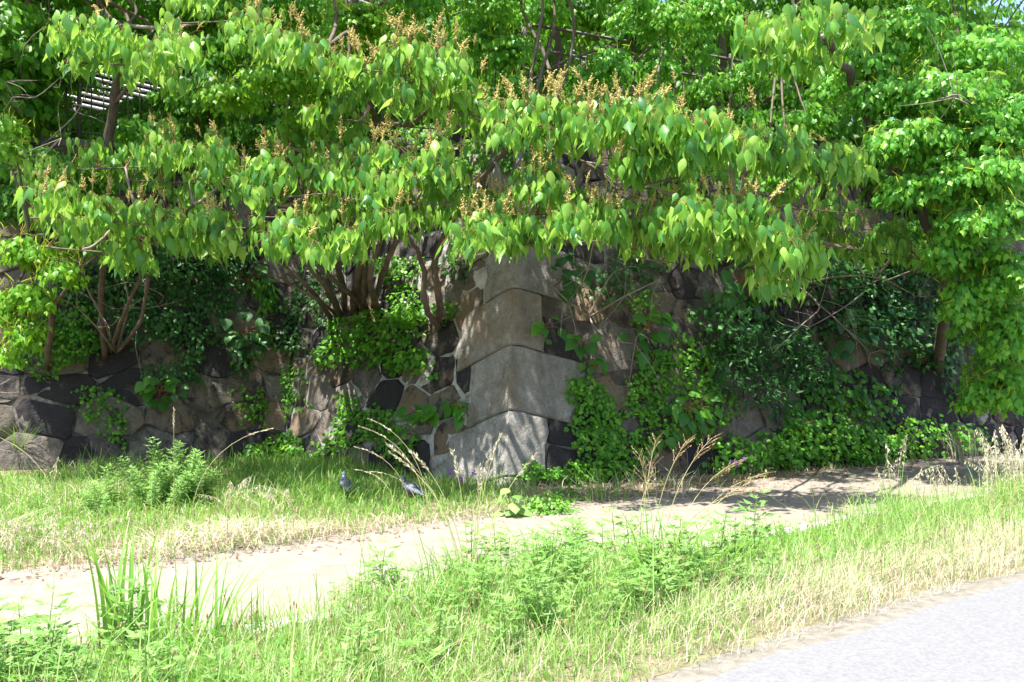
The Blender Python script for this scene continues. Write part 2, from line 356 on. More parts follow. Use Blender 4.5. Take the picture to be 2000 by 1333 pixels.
def strip(name, mat, e0, e1, z, s0=-60, s1=90, ds=0.25, kind='structure', dz=None):
    ss = np.concatenate([np.arange(s0, -8, 4.0), np.arange(-8, 22, ds), np.arange(22, s1+1, 4.0)])
    V = []; 
    for s in ss:
        for k in range(5):
            t = e0(s)+(e1(s)-e0(s))*k/4
            V.append(ST(s, t, z+(dz(s, k/4) if dz else 0)))
    T = [[i*5+k, i*5+k+5, i*5+k+6, i*5+k+1] for i in range(len(ss)-1) for k in range(4)]
    o = part(name, MB().add(V, np.array(T)).mesh(name), mat); return tag(o, kind=kind)
def wob(a, f, seed): return lambda s: a*float(vnoise(np.array([s*f]), np.array([0.0]), 1.0, seed)[0])
w1, w2, w3, w4 = wob(.10, 1.6, 1), wob(.13, 2.2, 2), wob(.16, 1.2, 3), wob(.05, 3.0, 4)
gv = np.array([[-300, -60, 0], [500, -60, 0], [500, 800, 0], [-300, 800, 0]], float)
g = part('ground', MB().add(gv, [[0, 1, 2, 3]]).mesh('ground'), M['soil']); tag(g, kind='structure'); g.location.z = -0.012
ROADT, KERBT, PATHT = 3.04, 4.93, 7.35
kerb_t = lambda s: KERBT+.32*np.clip((2.6-s)/1.6, 0, 1)
strip('road', M['road'], lambda s: -14.0, lambda s: ROADT-0.02+w4(s), 0.014)
strip('road_shoulder', M['shoulder'], lambda s: ROADT-0.2, lambda s: ROADT+0.42+w1(s), 0.010)
strip('verge', M['verge'], lambda s: ROADT+0.16+w1(s), lambda s: float(kerb_t(s)), 0.006, dz=lambda s, f: 0.05*math.sin(math.pi*f))
strip('path', M['path'], lambda s: KERBT-0.3, lambda s: PATHT+0.25+w2(s), 0.001)

# kerb stones between verge and path
kb = thing('kerb', 'pale concrete kerb half buried in the grass beside the sandy path', 'kerb', ST(3, KERBT, 0))
ang = math.atan2(U[1], U[0])
Rz = np.array([[math.cos(ang), -math.sin(ang), 0], [math.sin(ang), math.cos(ang), 0], [0, 0, 1]])
for i in range(22):
    s = 2.6+i*0.62
    kz = 0.03+0.01*math.sin(i*2.3)
    me = MB().box((0, 0, 0), (0.302, 0.075, 0.06)).mesh('kerb_stone', False)
    o = part('kerb_stone', me, M['kerb'], kb, Matrix.Translation(ST(s, KERBT+0.012*math.sin(i*1.7), kz)) @ Matrix.Rotation(ang+0.012*math.sin(i*3.1), 4, 'Z') @ Matrix.Rotation(0.02*math.sin(i*5.), 4, 'X'))
    bv = o.modifiers.new('bevel', 'BEVEL'); bv.width = 0.015; bv.segments = 2

# ------------------------------------------------------------------ stone wall (battered, three faces)
KB = 0.22; HT = 4.62
C = Vector((-0.06, 11.75, 0)); I = Vector((-3.45, 15.15, 0))
aR = Vector((0.887, 0.462, 0)).normalized(); aL = Vector((-0.90, -0.436, 0)).normalized(); aT = (I-C).normalized()
def outn(a): 
    n = Vector((a.y, -a.x, 0)); return n if n.y < 0 else -n
class Face: pass
def face(org, a, u0, u1):
    f = Face(); f.o = org; f.a = a; f.n = outn(a); f.b = Vector((0, 0, 1))-f.n*KB; f.u0 = u0; f.u1 = u1
    f.N = f.a.cross(f.b).normalized(); f.N = f.N if f.N.y < 0 else -f.N
    return f
fR = face(C, aR, 0, 15.0); fT = face(C, aT, 0, (I-C).length); fL = face(I, aL, 0, 9.0)
def edge_dir(f, g):   # horizontal shift per metre of height of the common edge
    Mx = Matrix(((f.n.x, f.n.y), (g.n.x, g.n.y))); v = Mx.inverted() @ Vector((-KB, -KB)); return Vector((v.x, v.y, 1))
eC, eI = edge_dir(fR, fT), edge_dir(fT, fL)
hz = lambda v: Vector((v.x, v.y, 0))
def ulim(f, v):
    if f is fR: return (hz(eC)+fR.n*KB).dot(f.a)*v, f.u1
    if f is fT: return (hz(eC)+fT.n*KB).dot(f.a)*v, f.u1+(hz(eI)+fT.n*KB).dot(f.a)*v
    return (hz(eI)+fL.n*KB).dot(f.a)*v, f.u1
def fpt(f, u, v, d=0.0): return f.o+f.a*u+f.b*v+f.N*d
def W(x, y, off=0.0):
    """point of the wall seen at a photo pixel, pushed out by off"""
    r = P(x, y, 1.0)-Vector((0, 0, CAMH)); o = Vector((0, 0, CAMH)); t = {}
    for k, f in (('R', fR), ('T', fT), ('L', fL)):
        dn = r.dot(f.N); t[k] = (f.o-o).dot(f.N)/dn if dn < -1e-4 else 1e6
    a = 'R' if t['R'] > t['T'] else 'T'
    if t[a] > 1e5: a = 'R' if t['R'] < 1e5 else 'T'
    k = a if t[a] < t['L'] else 'L'
    f = dict(R=fR, T=fT, L=fL)[k]
    return o+r*t[k]+f.N*off, f

wall = thing('stone_wall', 'tall battered castle wall of granite blocks and dark rubble with a sharp corner', 'stone wall', C)
for f in (fL, fT, fR):
    mb = MB(); nu, nv = int(f.u1/0.3), 18; V = []
    for j in range(nv+1):
        v = -0.15+(HT+0.15)*j/nv; l, r = ulim(f, v)
        for i in range(nu+1):
            u = l+(r-l)*i/nu
            V.append(fpt(f, u, v, (0.018*math.sin(u*5.1+v*3.7)+.014*math.sin(u*11.3-v*9.1))*(0 if i in (0, nu) else 1)))
    T = [[j*(nu+1)+i, j*(nu+1)+i+1, (j+1)*(nu+1)+i+1, (j+1)*(nu+1)+i] for j in range(nv) for i in range(nu)]
    part('mortar_face', mb.add(V, np.array(T)).mesh('mortar_face'), M['mortar' if f is fT else 'joint'], wall)

# corner blocks: (z0, z1, length on the return face, length on the right face)
QUO = [(-.40, .12, .60, .22), (.12, .88, 1.02, .50), (.88, 1.66, .66, .92), (1.66, 2.36, .86, .40), (2.36, 3.0, .48, .80), (3.0, 3.6, .95, .45), (3.6, 4.15, .5, .8), (4.15, 4.75, .9, .45)]
def clip(poly, nx, ny, c):
    out = []
    for i in range(len(poly)):
        a = poly[i]; b = poly[(i+1) % len(poly)]
        da = a[0]*nx+a[1]*ny-c; db = b[0]*nx+b[1]*ny-c
        if da <= 0: out.append(a)
        if (da < 0) != (db < 0) and da != db:
            t = da/(da-db); out.append((a[0]+(b[0]-a[0])*t, a[1]+(b[1]-a[1])*t))
    return out
stones = []
def make_stones(f, seed, rh, rw, quo=None):
    r = random.Random(seed); seeds = []; v = -0.05
    while v < HT+.2:
        h = rh*r.uniform(.8, 1.25); l, rr = ulim(f, v); u = l-0.2+r.uniform(-.3, 0)
        while u < rr+0.4:
            wd = rw*r.uniform(.6, 1.5); seeds.append((u+wd/2+r.uniform(-.06, .06), v+h/2+r.uniform(-.12, .12))); u += wd
        v += h
    sx = 0.72
    for i, (a, b) in enumerate(seeds):
        lo, hi = max(-0.12, b-1.0), min(HT, b+1.0)
        l0, r0 = ulim(f, lo); l1, r1 = ulim(f, hi)
        poly = [(max(l0, a-1.4), lo), (min(r0, a+1.4), lo), (min(r1, a+1.4), hi), (max(l1, a-1.4), hi)]
        if a-1.4 > r0 or a+1.4 < l0 or poly[1][0] <= poly[0][0] or poly[2][0] <= poly[3][0]: continue
        nb = sorted(((sx*(c-a))**2+(d-b)**2, c, d) for j, (c, d) in enumerate(seeds) if j != i)[:18]
        for _, c, d in nb:
            nx, ny = sx*sx*(c-a), (d-b); m = ((c+a)/2, (d+b)/2)
            poly = clip(poly, nx, ny, nx*m[0]+ny*m[1])
            if len(poly) < 3: break
        if len(poly) < 3: continue
        if quo:
            ci = sum(p[0] for p in poly)/len(poly); cv = sum(p[1] for p in poly)/len(poly)
            ln = 0
            l, _ = ulim(f, cv); sl_ = .40 if quo == 'T' else .24
            for q in QUO:
                if q[0] <= cv+sl_*max(0, ci-l) < q[1]: ln = q[2] if quo == 'T' else q[3]
            if ci < l+ln-0.02: continue
            for z in (cv-.12, cv+.12):
                for q in QUO:
                    if q[0] <= z+sl_*max(0, ci-l) < q[1]:
                        ln = (q[2] if quo == 'T' else q[3])+0.025; lz = ulim(f, z)[0]
                        if ci > lz+ln+.05: 
                            k = ulim(f, 1)[0]; poly = clip(poly, -1, k, -(ln))
            if len(poly) < 3: continue
        A = sum(poly[k][0]*poly[(k+1) % len(poly)][1]-poly[(k+1) % len(poly)][0]*poly[k][1] for k in range(len(poly)))/2
        if abs(A) < 0.018: continue
        # round the corners, shrink for the joint
        pts = np.array(poly); 
        if A < 0: pts = pts[::-1]
        cut = r.uniform(.07, .15); q = []
        for k in range(len(pts)):
            p0, p1 = pts[k], pts[(k+1) % len(pts)]; L = np.linalg.norm(p1-p0)
            if L < 0.05: q.append((p0+p1)/2); continue
            q += [p0+(p1-p0)*cut, p0+(p1-p0)*(1-cut)]
            if L > 0.45: q.insert(-1, p0+(p1-p0)*.5+np.array([r.uniform(-.02, .02), r.uniform(-.02, .02)]))
        q = np.array(q); cen = q.mean(0); rad = math.sqrt(abs(A)/math.pi)
        gap = r.choice([.008, .012, .02, .035, .055]) if f is fT else r.choice([.005, .008, .012, .02])
        sc_ = 1-gap/rad*(1+0.0*rad); q = cen+(q-cen)*sc_; q = q+np.array([[r.uniform(-.022, .022), r.uniform(-.022, .022)] for _ in q])
        n = len(q); dp = r.uniform(.010, .038); tilt = (r.uniform(-.05, .05), r.uniform(-.06, .04))
        V = []
        for (sc2, dd) in ((1.0, -.06), (1.0, dp*.45), (.955, dp*.95), (.5, dp*1.02)):
            for p in q:
                pp = cen+(p-cen)*sc2
                jit = 0 if dd < 0 else r.uniform(-.012, .012)
                V.append(fpt(f, pp[0], pp[1], dd+jit+(tilt[0]*(pp[0]-cen[0])+tilt[1]*(pp[1]-cen[1]) if dd > 0 else 0)))
        V.append(fpt(f, cen[0], cen[1], dp*1.08+r.uniform(-.01, .01)))
        T = []
        for k in range(3):
            for i2 in range(n):
                a0 = k*n+i2; a1 = k*n+(i2+1) % n; T += [[a0, a1, a1+n], [a0, a1+n, a0+n]]
        for i2 in range(n): T.append([3*n+i2, 3*n+(i2+1) % n, 4*n])
        flip = f.a.cross(f.b).dot(f.N) < 0
        T = np.array(T); T = T[:, ::-1] if flip else T
        c3 = fpt(f, cen[0], cen[1]); x, y = px(c3)
        stones.append(((abs(A)*1e6/c3.y**2)*(1 if -100 < x < 2100 and y > 150 else 0.01), V, T))
make_stones(fL, 3, .46, .72); make_stones(fT, 5, .40, .60, 'T'); make_stones(fR, 9, .50, .78, 'R')
stones.sort(key=lambda z: -z[0])
rest = MB()
for i, (a, V, T) in enumerate(stones):
    if i < 290: part('stone', crisp(MB().add([list(v) for v in V], T).mesh('stone'), 42), M['stone'], wall)
    else: rest.add([list(v) for v in V], T)
if rest.n: part('far_stones', rest.mesh('far_stones'), M['stone'], wall, None, 'stuff')

r_ = random.Random(4)
for qi, (z0, z1, lt, lr) in enumerate(QUO):
    g0 = 0.005; z0_, z1_ = z0+g0, z1-g0; proud = 0.06; nv = 5
    mb = MB(); V = []; nT, nR = 7, 7; 
    slT, slR = r_.uniform(-.06, .06), r_.uniform(-.06, .06)
    def row(z, fz, inset):
        out = []; k = ulim(fT, z)[0]; kr = ulim(fR, z)[0]
        eT = lt+slT*(fz-.5)*2; eR = lr+slR*(fz-.5)*2
        def dropT(u): return -0.40*u
        def dropR(u): return -0.24*u
        for i in range(nT, 0, -1):
            u = eT*i/nT
            if i == nT: u -= inset*.02+r_.uniform(0, .05)
            dz = dropT(u)
            dd = proud*(1 if i < nT else .8)-inset*.016+r_.uniform(-.006, .006)
            out.append(fpt(fT, k+u, z+dz, dd))
        ec = C+eC*z; nd = (fT.n+fR.n).normalized(); sh = (proud-.002-inset*.014)/max(.3, nd.dot(fR.n))
        out.append(ec+nd*sh)
        for i in range(1, nR+1):
            u = eR*i/nR
            if i == nR: u -= inset*.02+r_.uniform(0, .05)
            dd = proud*(1 if i < nR else .8)-inset*.016+r_.uniform(-.006, .006)
            out.append(fpt(fR, kr+u, z+dropR(u), dd))
        return out
    def back(rw_, z): 
        return [fpt(fT, ulim(fT, z)[0]+lt, z-.4*lt, -.08)]+[p for p in rw_]+[fpt(fR, ulim(fR, z)[0]+lr, z-.24*lr, -.08)]
    rows = []
    for j, fz in enumerate((0.0, .025, .3, .55, .8, .975, 1.0)):
        z = z0_+(z1_-z0_)*fz; rows.append(back(row(z, fz, 1.0 if j in (0, 6) else 0.0), z))
    m = len(rows[0])
    for rw_ in rows: V += [list(p) for p in rw_]
    T = [[j*m+i, j*m+i+1, (j+1)*m+i+1, (j+1)*m+i] for j in range(6) for i in range(m-1)]
    # top and bottom lids towards the core
    core0 = len(V); V.append(list(C+eC*z0_+Vector((0, .8, 0)))); V.append(list(C+eC*z1_+Vector((0, .8, 0))))
    mb.add(V, np.array(T))
    lid = [[i+1, i, core0] for i in range(m-1)]+[[6*m+i, 6*m+i+1, core0+1] for i in range(m-1)]
    mb.T.append(np.array(lid))
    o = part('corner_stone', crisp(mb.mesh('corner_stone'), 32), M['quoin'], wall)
# small packing stones and coping on top
cop = MB()
for f in (fL, fT, fR):
    l, r = ulim(f, HT)
    for u in np.arange(l+.05, r-.3, .55):
        c = fpt(f, u+.25, HT+.05, -.12)
        R3 = np.array([[f.a.x, f.n.x, 0], [f.a.y, f.n.y, 0], [0, 0, 1]])
        o = part('coping_block', MB().box(c, (.262, .16, .09), R3).mesh('coping_block', False), M['concrete'], wall)

# terrace on top of the wall
def top(f, u, back=0.0): 
    p = fpt(f, u, HT); return Vector((p.x, p.y, HT))-f.n*back
lL, lR = ulim(fL, HT), ulim(fR, HT)
tp = [top(fL, 60), top(fL, lL[0]), top(fR, lR[0]), top(fR, 80), Vector((120, 260, HT)), Vector((-160, 260, HT))]
tp = [list(p) for p in tp]
t_ = part('terrace', MB().add(tp, [[0, 1, 5], [1, 2, 4], [2, 3, 4], [1, 4, 5]]).mesh('terrace', False), M['soil']); tag(t_, kind='structure')
for v_ in t_.data.vertices: v_.co.z -= 0.02
# plain earth-retaining ends of the wall beyond the photo
# ------------------------------------------------------------------ iron fences along the wall top
def fence(f, u0, u1, label):
    z0 = HT+.14; base = top(f, u0, .12); t = thing('iron_fence', label, 'fence', (base.x, base.y, z0), 'hooped railings on the wall top')
    q = lambda u, z, d=.12: (lambda p: Vector((p.x, p.y, z0+z)))(top(f, u, d))
    for z, rr in ((.10, .016), (.80, .016), (1.12, .022)):
        part('rail', MB().tube([q(u0, z), q(u1, z)], rr, 6).mesh('rail'), M['iron'], t)
    n = int((u1-u0)/.17)
    for i in range(n+1):
        u = u0+(u1-u0)*i/n
        if i % 10 == 0:
            part('post', MB().tube([q(u, -.05), q(u, 1.2)], .032, 8).mesh('post'), M['iron'], t)
        else:
            part('bar', MB().tube([q(u, .08), q(u, .84)], .011, 5).mesh('bar'), M['iron'], t)
        if i % 2 == 0 and i < n:
            uu = u+(u1-u0)/n
            pts = [q((u+uu)/2+math.cos(a)*.085-0*.0, .83+.20*math.sin(a)) for a in np.linspace(0, math.pi, 9)]
            part('hoop', MB().tube(pts, .011, 5).mesh('hoop'), M['iron'], t)
fence(fL, lL[0]+.1, 8.9, 'dark hooped iron railing along the wall top at far left')
fence(fT, ulim(fT, HT)[0]+.1, ulim(fT, HT)[1]-.1, 'dark hooped iron railing above the left side of the wall corner')
fence(fR, lR[0]+.1, 12.0, 'dark hooped iron railing on the wall top right of the corner')

# ------------------------------------------------------------------ building with louvres behind the trees
def building():
    a = Vector((0.58, 0.81, 0)).normalized(); n = Vector((a.y, -a.x, 0)); n = n if n.y < 0 else -n
    o = Vector((-13.0, 20.5, HT)); L = 34.0
    t = thing('building', 'dark modern building with white louvres and blue windows behind the trees', 'building', o)
    R3 = np.array([[a.x, n.x, 0], [a.y, n.y, 0], [0, 0, 1]])
    def bx(u, d, z, hu, hd, hz_): return MB().box(o+a*u+n*d+Vector((0, 0, z)), (hu, hd, hz_), R3)
    part('wall', bx(L/2, -4, 7, L/2, 4, 7.0).mesh('wall', False), M['facade'], t)
    for i in range(72):
        z = 2.75+i*.14
        part('slat', bx(L/2, .32, z, L/2, .04, .026).mesh('slat', False), M['slat'], t)
    for i in range(9):
        part('louvre_post', bx(.4+i*4.15, .17, 7.7, .05, .10, 5.1).mesh('louvre_post', False), M['frame'], t)
    for i in range(14):
        u = 1.4+i*2.4
        wdw = part('window', bx(u, .03, 1.45, .95, .05, 1.05).mesh('window', False), M['frame'], t)
        for k in (-1, 1):
            part('pane', bx(u+k*.46, .085, 1.45, .42, .012, .95).mesh('pane', False), M['glass'], wdw)
    for u, z in ((9.6, 8.9), (12.2, 8.9), (14.8, 8.9)):
        wdw = part('window', bx(u, .45, z, 1.1, .05, .8).mesh('window', False), M['frame'], t)
        part('pane', bx(u, .51, z, 1.0, .012, .7).mesh('pane', False), M['glass'], wdw)
building()

# ------------------------------------------------------------------ flower spike and catkin meshes
def spike_mesh(seed):
    mb = MB(); oc = np.array([[1, 0, 0], [-1, 0, 0], [0, 1, 0], [0, -1, 0], [0, 0, 1], [0, 0, -1]], float)
    of = np.array([[0, 2, 4], [2, 1, 4], [1, 3, 4], [3, 0, 4], [2, 0, 5], [1, 2, 5], [3, 1, 5], [0, 3, 5]])
    r = random.Random(seed); bx_, by_ = r.uniform(-.04, .04), r.uniform(-.04, .04)
    def beads(p0, p1, n, r0, r1):
        for i in range(n):
            t = i/(n-1); c = p0+(p1-p0)*t; rr = r0+(r1-r0)*t; q = c.z/.2
            mb.add(oc*np.array([rr, rr, rr])*r.uniform(.8, 1.25)+np.array(c)+np.array([bx_*q*q+r.uniform(-.007, .007), by_*q*q+r.uniform(-.007, .007), r.uniform(-.005, .005)]), of)
    H = r.uniform(.16, .22)
    beads(Vector((0, 0, -.01)), Vector((0, 0, H)), 18, .017, .008)
    for k in range(8):
        a = k*2.4+r.uniform(-.4, .4); z = r.uniform(0, H*.55); l = r.uniform(.03, .06)*(1.2-z/H)
        beads(Vector((0, 0, z)), Vector((math.cos(a)*l, math.sin(a)*l, z+r.uniform(.03, .06))), 5, .013, .008)
    mb.tube([(0, 0, -.08), (0, 0, .05)], .005, 4)
    me = mb.mesh('flower_spike'); me.materials.append(M['spike']); return me
SPK = [spike_mesh(k) for k in (2, 5, 8, 13)]
def catkin_tpl():
    mb = MB(); pts = [(0, 0, 0), (.03, 0, .35), (.10, 0, .7), (.25, 0, 1.0)]
    mb.tube(pts, [.025, .036, .032, .012], 4, False); return np.concatenate(mb.V), np.concatenate(mb.T)
CAT = catkin_tpl()

# ------------------------------------------------------------------ large-leaved (mallotus) trees
def limb(parent, name, pts, r0, r1, mat, n=6, sub=5):
    sp = spline(pts, sub); m = len(sp)
    wob_ = [Vector(rng.normal(0, r0*.18, 3)) if 0 < i < m-1 else Vector((0, 0, 0)) for i in range(m)]
    part(name, MB().tube([p+q for p, q in zip(sp, wob_)], np.linspace(r0, r1, m), n).mesh(name), mat, parent)
    return sp
def mallotus(label, stems, bands, base, leafsc=.9, nobj=300, bark='bark'):
    t = thing('broadleaf_tree', label, 'tree', base, 'large-leaved trees growing out of the wall')
    nodes = []
    for pts, r0, r1 in stems:
        nodes += limb(t, 'trunk' if r0 >= .045 else 'limb', pts, r0, r1, M[bark], 7)[4:]
    Y, Z, Pp, Sc = [], [], [], []; tw = MB(); nsp = []
    for (x0, y0, x1, y1, d0, d1, n, jy, sp, ls) in bands:
        k = max(3, n//3)
        line = [P(x0+(x1-x0)*i/k, y0+(y1-y0)*i/k+38, d0+(d1-d0)*i/k+.15) for i in range(k+1)]
        mid = line[k//2]; near = min(nodes, key=lambda q: (q-mid).length)
        bpts = [near, near.lerp(mid, .5)+Vector((0, 0, -.05)), mid]
        if y0 < 0: bpts = [near, near.lerp(mid, .35)+Vector((rng.normal(0, .25), .5, 0)), near.lerp(mid, .7)+Vector((rng.normal(0, .3), .3, 0)), mid]  # bands above the frame: unseen leaf roof, added to shade wall and bank
        limb(t, 'branch', bpts, .026, .015, M['bark_pale' if y0 > 0 else 'bark'], 5, 4)
        limb(t, 'branch', line, .011, .007, M[bark], 5, 2)
        ncl = max(1, int(round(abs(x1-x0)/105.0))); cy = rng.normal(0, 15, ncl) if y0 > 0 else np.zeros(ncl); cd = rng.normal(0, .22, ncl)
        for i in range(n):
            f = (i+rng.uniform(0, 1))/n
            ci_ = min(ncl-1, int(f*ncl)); uu = 2*(f*ncl-ci_)-1
            if y0 > 0: f = (ci_+.5+uu*.39)/ncl
            yy = y0+(y1-y0)*f+rng.normal(0, jy*.5)+cy[ci_]+(20*uu*uu-8 if y0 > 0 else 0)
            c = P(x0+(x1-x0)*f+rng.normal(0, 8), yy, d0+(d1-d0)*f+rng.normal(0, .2)+cd[ci_]+(jy*.006))
            q = min(line, key=lambda z: (z-c).length)
            tw.tube([q, q.lerp(c, .6)+Vector((0, 0, -.03)), c], [.006, .005, .004], 4, False)
            m = int(rng.integers(17, 28)) if y0 > 0 else int(rng.integers(8, 13)); az = rng.uniform(0, 6.283)+np.arange(m)*2.4
            h = np.stack([np.cos(az), np.sin(az), np.zeros(m)], 1)
            rr = rng.uniform(.03, .21, m); dz = rng.uniform(-.18, .07, m)
            p = np.array(c)+h*rr[:, None]; p[:, 2] += dz
            down = rng.uniform(.8, 1.8, m)
            y = h*rng.uniform(.1, .55, m)[:, None]+np.array([0, 0, -1.0])*down[:, None]+rng.normal(0, .28, (m, 3))
            z = h*1.0+np.array([0, 0, .45])+rng.normal(0, .35, (m, 3))
            Y.append(y); Z.append(z); Pp.append(p); Sc.append(np.clip(rng.normal(.172, .042, m), .07, .26)*(1+(ls-1)*.5)*leafsc*(1 if y0 > 0 else 1.35))
            for j in range(m):
                if y0 > 0 and rng.random() < .35: tw.tube([c, c.lerp(Vector(p[j]), .6)+Vector((0, 0, .025)), Vector(p[j])], .0028, 3, False)
            # young upright leaves at the tip
            if rng.random() < sp*1.1:
                for _ in range(int(rng.integers(1, 3))): nsp.append((c+Vector(rng.normal(0, .05, 3))+Vector((0, 0, rng.uniform(.06, .16))), rng.uniform(.5, 1.1)))
    cr = bpy.data.objects.new('crown', tw.mesh('crown')); COL.objects.link(cr); cr.data.materials.append(M['twig_red'])
    cr.parent = t; cr.matrix_basis = Matrix.Translation(-Vector(base)); WL[cr.name] = Vector((0, 0, 0))
    leafy(cr, MALL, np.concatenate(Y), np.concatenate(Z), np.concatenate(Pp), np.concatenate(Sc), M['mallotus'], nobj)
    for p, s in nsp:
        e = Matrix.Rotation(rng.normal(0, .3), 4, 'X') @ Matrix.Rotation(rng.normal(0, .3), 4, 'Y') @ Matrix.Rotation(rng.uniform(0, 6.28), 4, 'Z')
        part('flower_spike', SPK[int(rng.integers(0, 4))], None, cr, Matrix.Translation(p) @ e @ Matrix.Scale(s, 4))
    return t

b1 = W(690, 612)[0]
mallotus('multi-stemmed large-leaved tree with tan flower spikes left of the wall corner', [
    ([W(665, 618)[0], P(640, 565, 12.9), P(585, 490, 12.2), P(540, 400, 11.0)], .055, .02),
    ([W(690, 612)[0], P(700, 530, 12.7), P(735, 430, 12.0), P(780, 360, 10.9)], .065, .022),
    ([W(720, 608)[0], P(655, 550, 12.7), P(596, 498, 12.3), P(560, 470, 11.4)], .04, .015),
    ([W(740, 606)[0], P(722, 550, 12.6), P(745, 470, 12.3), P(760, 440, 11.6)], .05, .02),
    ([W(700, 600)[0], P(716, 480, 13), P(705, 330, 12.6), P(735, 240, 12), P(690, 150, 11.2), P(640, 90, 10.9)], .06, .02),
    ([P(735, 240, 12), P(800, 240, 11.5), P(850, 200, 10.9)], .03, .015),
    ([W(645, 620)[0], P(610, 570, 13.1), P(560, 520, 12.9), P(520, 470, 12.3)], .042, .018),
    ([W(675, 605)[0], P(660, 520, 12.9), P(640, 440, 12.4), P(650, 380, 11.6)], .05, .02),
    ([W(705, 612)[0], P(712, 540, 12.8), P(690, 450, 12.5), P(670, 400, 12)], .046, .02),
    ([W(655, 612)[0], P(625, 590, 13.0), P(575, 560, 12.8), P(540, 540, 12.6)], .03, .012),
    ([W(730, 600)[0], P(752, 520, 12.6), P(790, 440, 12.1), P(830, 390, 11.4)], .045, .02)],
    [(500, 352, 700, 335, 10.4, 10.3, 14, 26, .6, 1), (700, 312, 905, 318, 10.2, 10.2, 17, 16, .95, 1.05), (690, 352, 925, 366, 10.2, 10.2, 13, 24, .3, 1),
     (525, 415, 620, 440, 10.0, 10.0, 10, 34, .35, .95), (650, 468, 712, 475, 10.3, 10.3, 5, 12, .8, .9), (720, 405, 800, 425, 10.4, 10.3, 7, 16, .8, .9), (590, 395, 700, 405, 10.6, 10.5, 7, 22, .4, .95),
     (485, 20, 640, 70, 10.7, 10.5, 12, 22, .5, 1), (630, 85, 760, 105, 10.5, 10.4, 12, 20, .9, 1), (740, 105, 925, 130, 10.4, 10.2, 16, 20, .9, 1), (780, 160, 965, 195, 10.3, 10.2, 13, 26, .3, 1),
     (480, 385, 880, 400, 11.8, 11.6, 14, 26, .1, 1), (500, 250, 700, 250, 12.8, 12.6, 8, 34, 0, 1), (600, 190, 900, 220, 11.6, 11.4, 10, 24, .1, 1), (480, -160, 900, -160, 13.0, 13.0, 34, 60, 0, 1.1), (450, -190, 900, -190, 11.2, 11.2, 80, 50, 0, 1.3), (450, -160, 900, -160, 11.9, 11.9, 60, 40, 0, 1.3)], b1)
b2 = W(858, 640)[0]
mallotus('large-leaved tree with a forked pale stem rooted beside the corner stones', [
    ([b2+Vector((.02, 0, -.02)), P(832, 598, 12.15), P(826, 515, 12.1), P(802, 470, 11.7), P(770, 430, 11.2)], .042, .018),
    ([b2, P(856, 570, 12.1), P(850, 505, 12.0), P(905, 400, 11.3), P(985, 300, 10.8), P(1055, 265, 10.5), P(1110, 278, 10.3), P(1180, 262, 10.2)], .05, .016),
    ([P(985, 300, 10.8), P(1060, 290, 10.7), P(1160, 330, 10.6), P(1230, 400, 10.5)], .025, .012)],
    [(900, 392, 1100, 378, 10.4, 10.3, 13, 14, .8, 1), (890, 472, 990, 445, 9.9, 9.9, 8, 14, .8, 1.05), (985, 442, 1180, 432, 10.0, 10.0, 13, 16, .85, 1.05),
     (1160, 412, 1330, 435, 10.2, 10.2, 12, 18, .5, 1), (1235, 465, 1325, 478, 10.2, 10.2, 6, 14, .4, .95), (1050, 388, 1200, 375, 10.8, 10.7, 8, 16, .5, 1),
     (930, 195, 1050, 222, 10.2, 10.1, 10, 20, .6, 1), (1040, 208, 1200, 215, 10.0, 10.0, 16, 16, .9, 1), (1180, 210, 1335, 215, 10.0, 9.9, 13, 18, .8, 1.05), (960, 238, 1150, 240, 10.3, 10.2, 8, 12, .2, .95), (1200, 262, 1400, 262, 10.1, 10, 12, 20, .3, 1.1),
     (1200, 320, 1320, 340, 11.8, 11.6, 7, 24, 0, 1), (1160, 270, 1350, 280, 12.6, 12.4, 10, 30, 0, 1), (920, -190, 1350, -190, 13.0, 13.0, 36, 60, 0, 1.1), (760, -200, 1250, -200, 10.9, 10.9, 90, 50, 0, 1.3), (760, -150, 1350, -150, 11.4, 11.4, 90, 40, 0, 1.3), (760, -130, 1350, -130, 12.0, 12.0, 60, 40, 0, 1.3)], b2)
b3 = W(205, 690)[0]
mallotus('low large-leaved tree with tan flower spikes spreading over the left wall', [
    ([W(205, 700)[0], P(198, 560, 13.0), P(215, 470, 11.9), P(230, 430, 11.2)], .05, .02),
    ([W(215, 690)[0], P(240, 620, 13.1), P(275, 540, 12.3), P(300, 450, 11.2)], .035, .015),
    ([W(230, 685)[0], P(268, 640, 13.2), P(290, 545, 12.9), P(270, 500, 12.4), P(380, 400, 11.4)], .03, .012)],
    [(60, 388, 230, 388, 10.9, 10.8, 11, 16, .6, 1.05), (220, 398, 480, 408, 10.7, 10.6, 19, 20, .6, 1.05), (260, 315, 480, 325, 11.4, 11.2, 13, 18, .7, 1), (380, 312, 560, 305, 11.1, 10.9, 11, 18, .6, 1), (90, 445, 300, 465, 11.2, 11.0, 10, 26, .1, 1), (330, 430, 480, 420, 11, 10.8, 8, 18, .2, 1), (20, 300, 470, 280, 12.6, 12.2, 26, 40, 0, 1), (40, 420, 460, 430, 12.2, 11.8, 20, 26, 0, 1), (60, 370, 460, 370, 13.2, 12.8, 18, 30, 0, 1)], b3)
b4 = P(205, 470, 14.4)
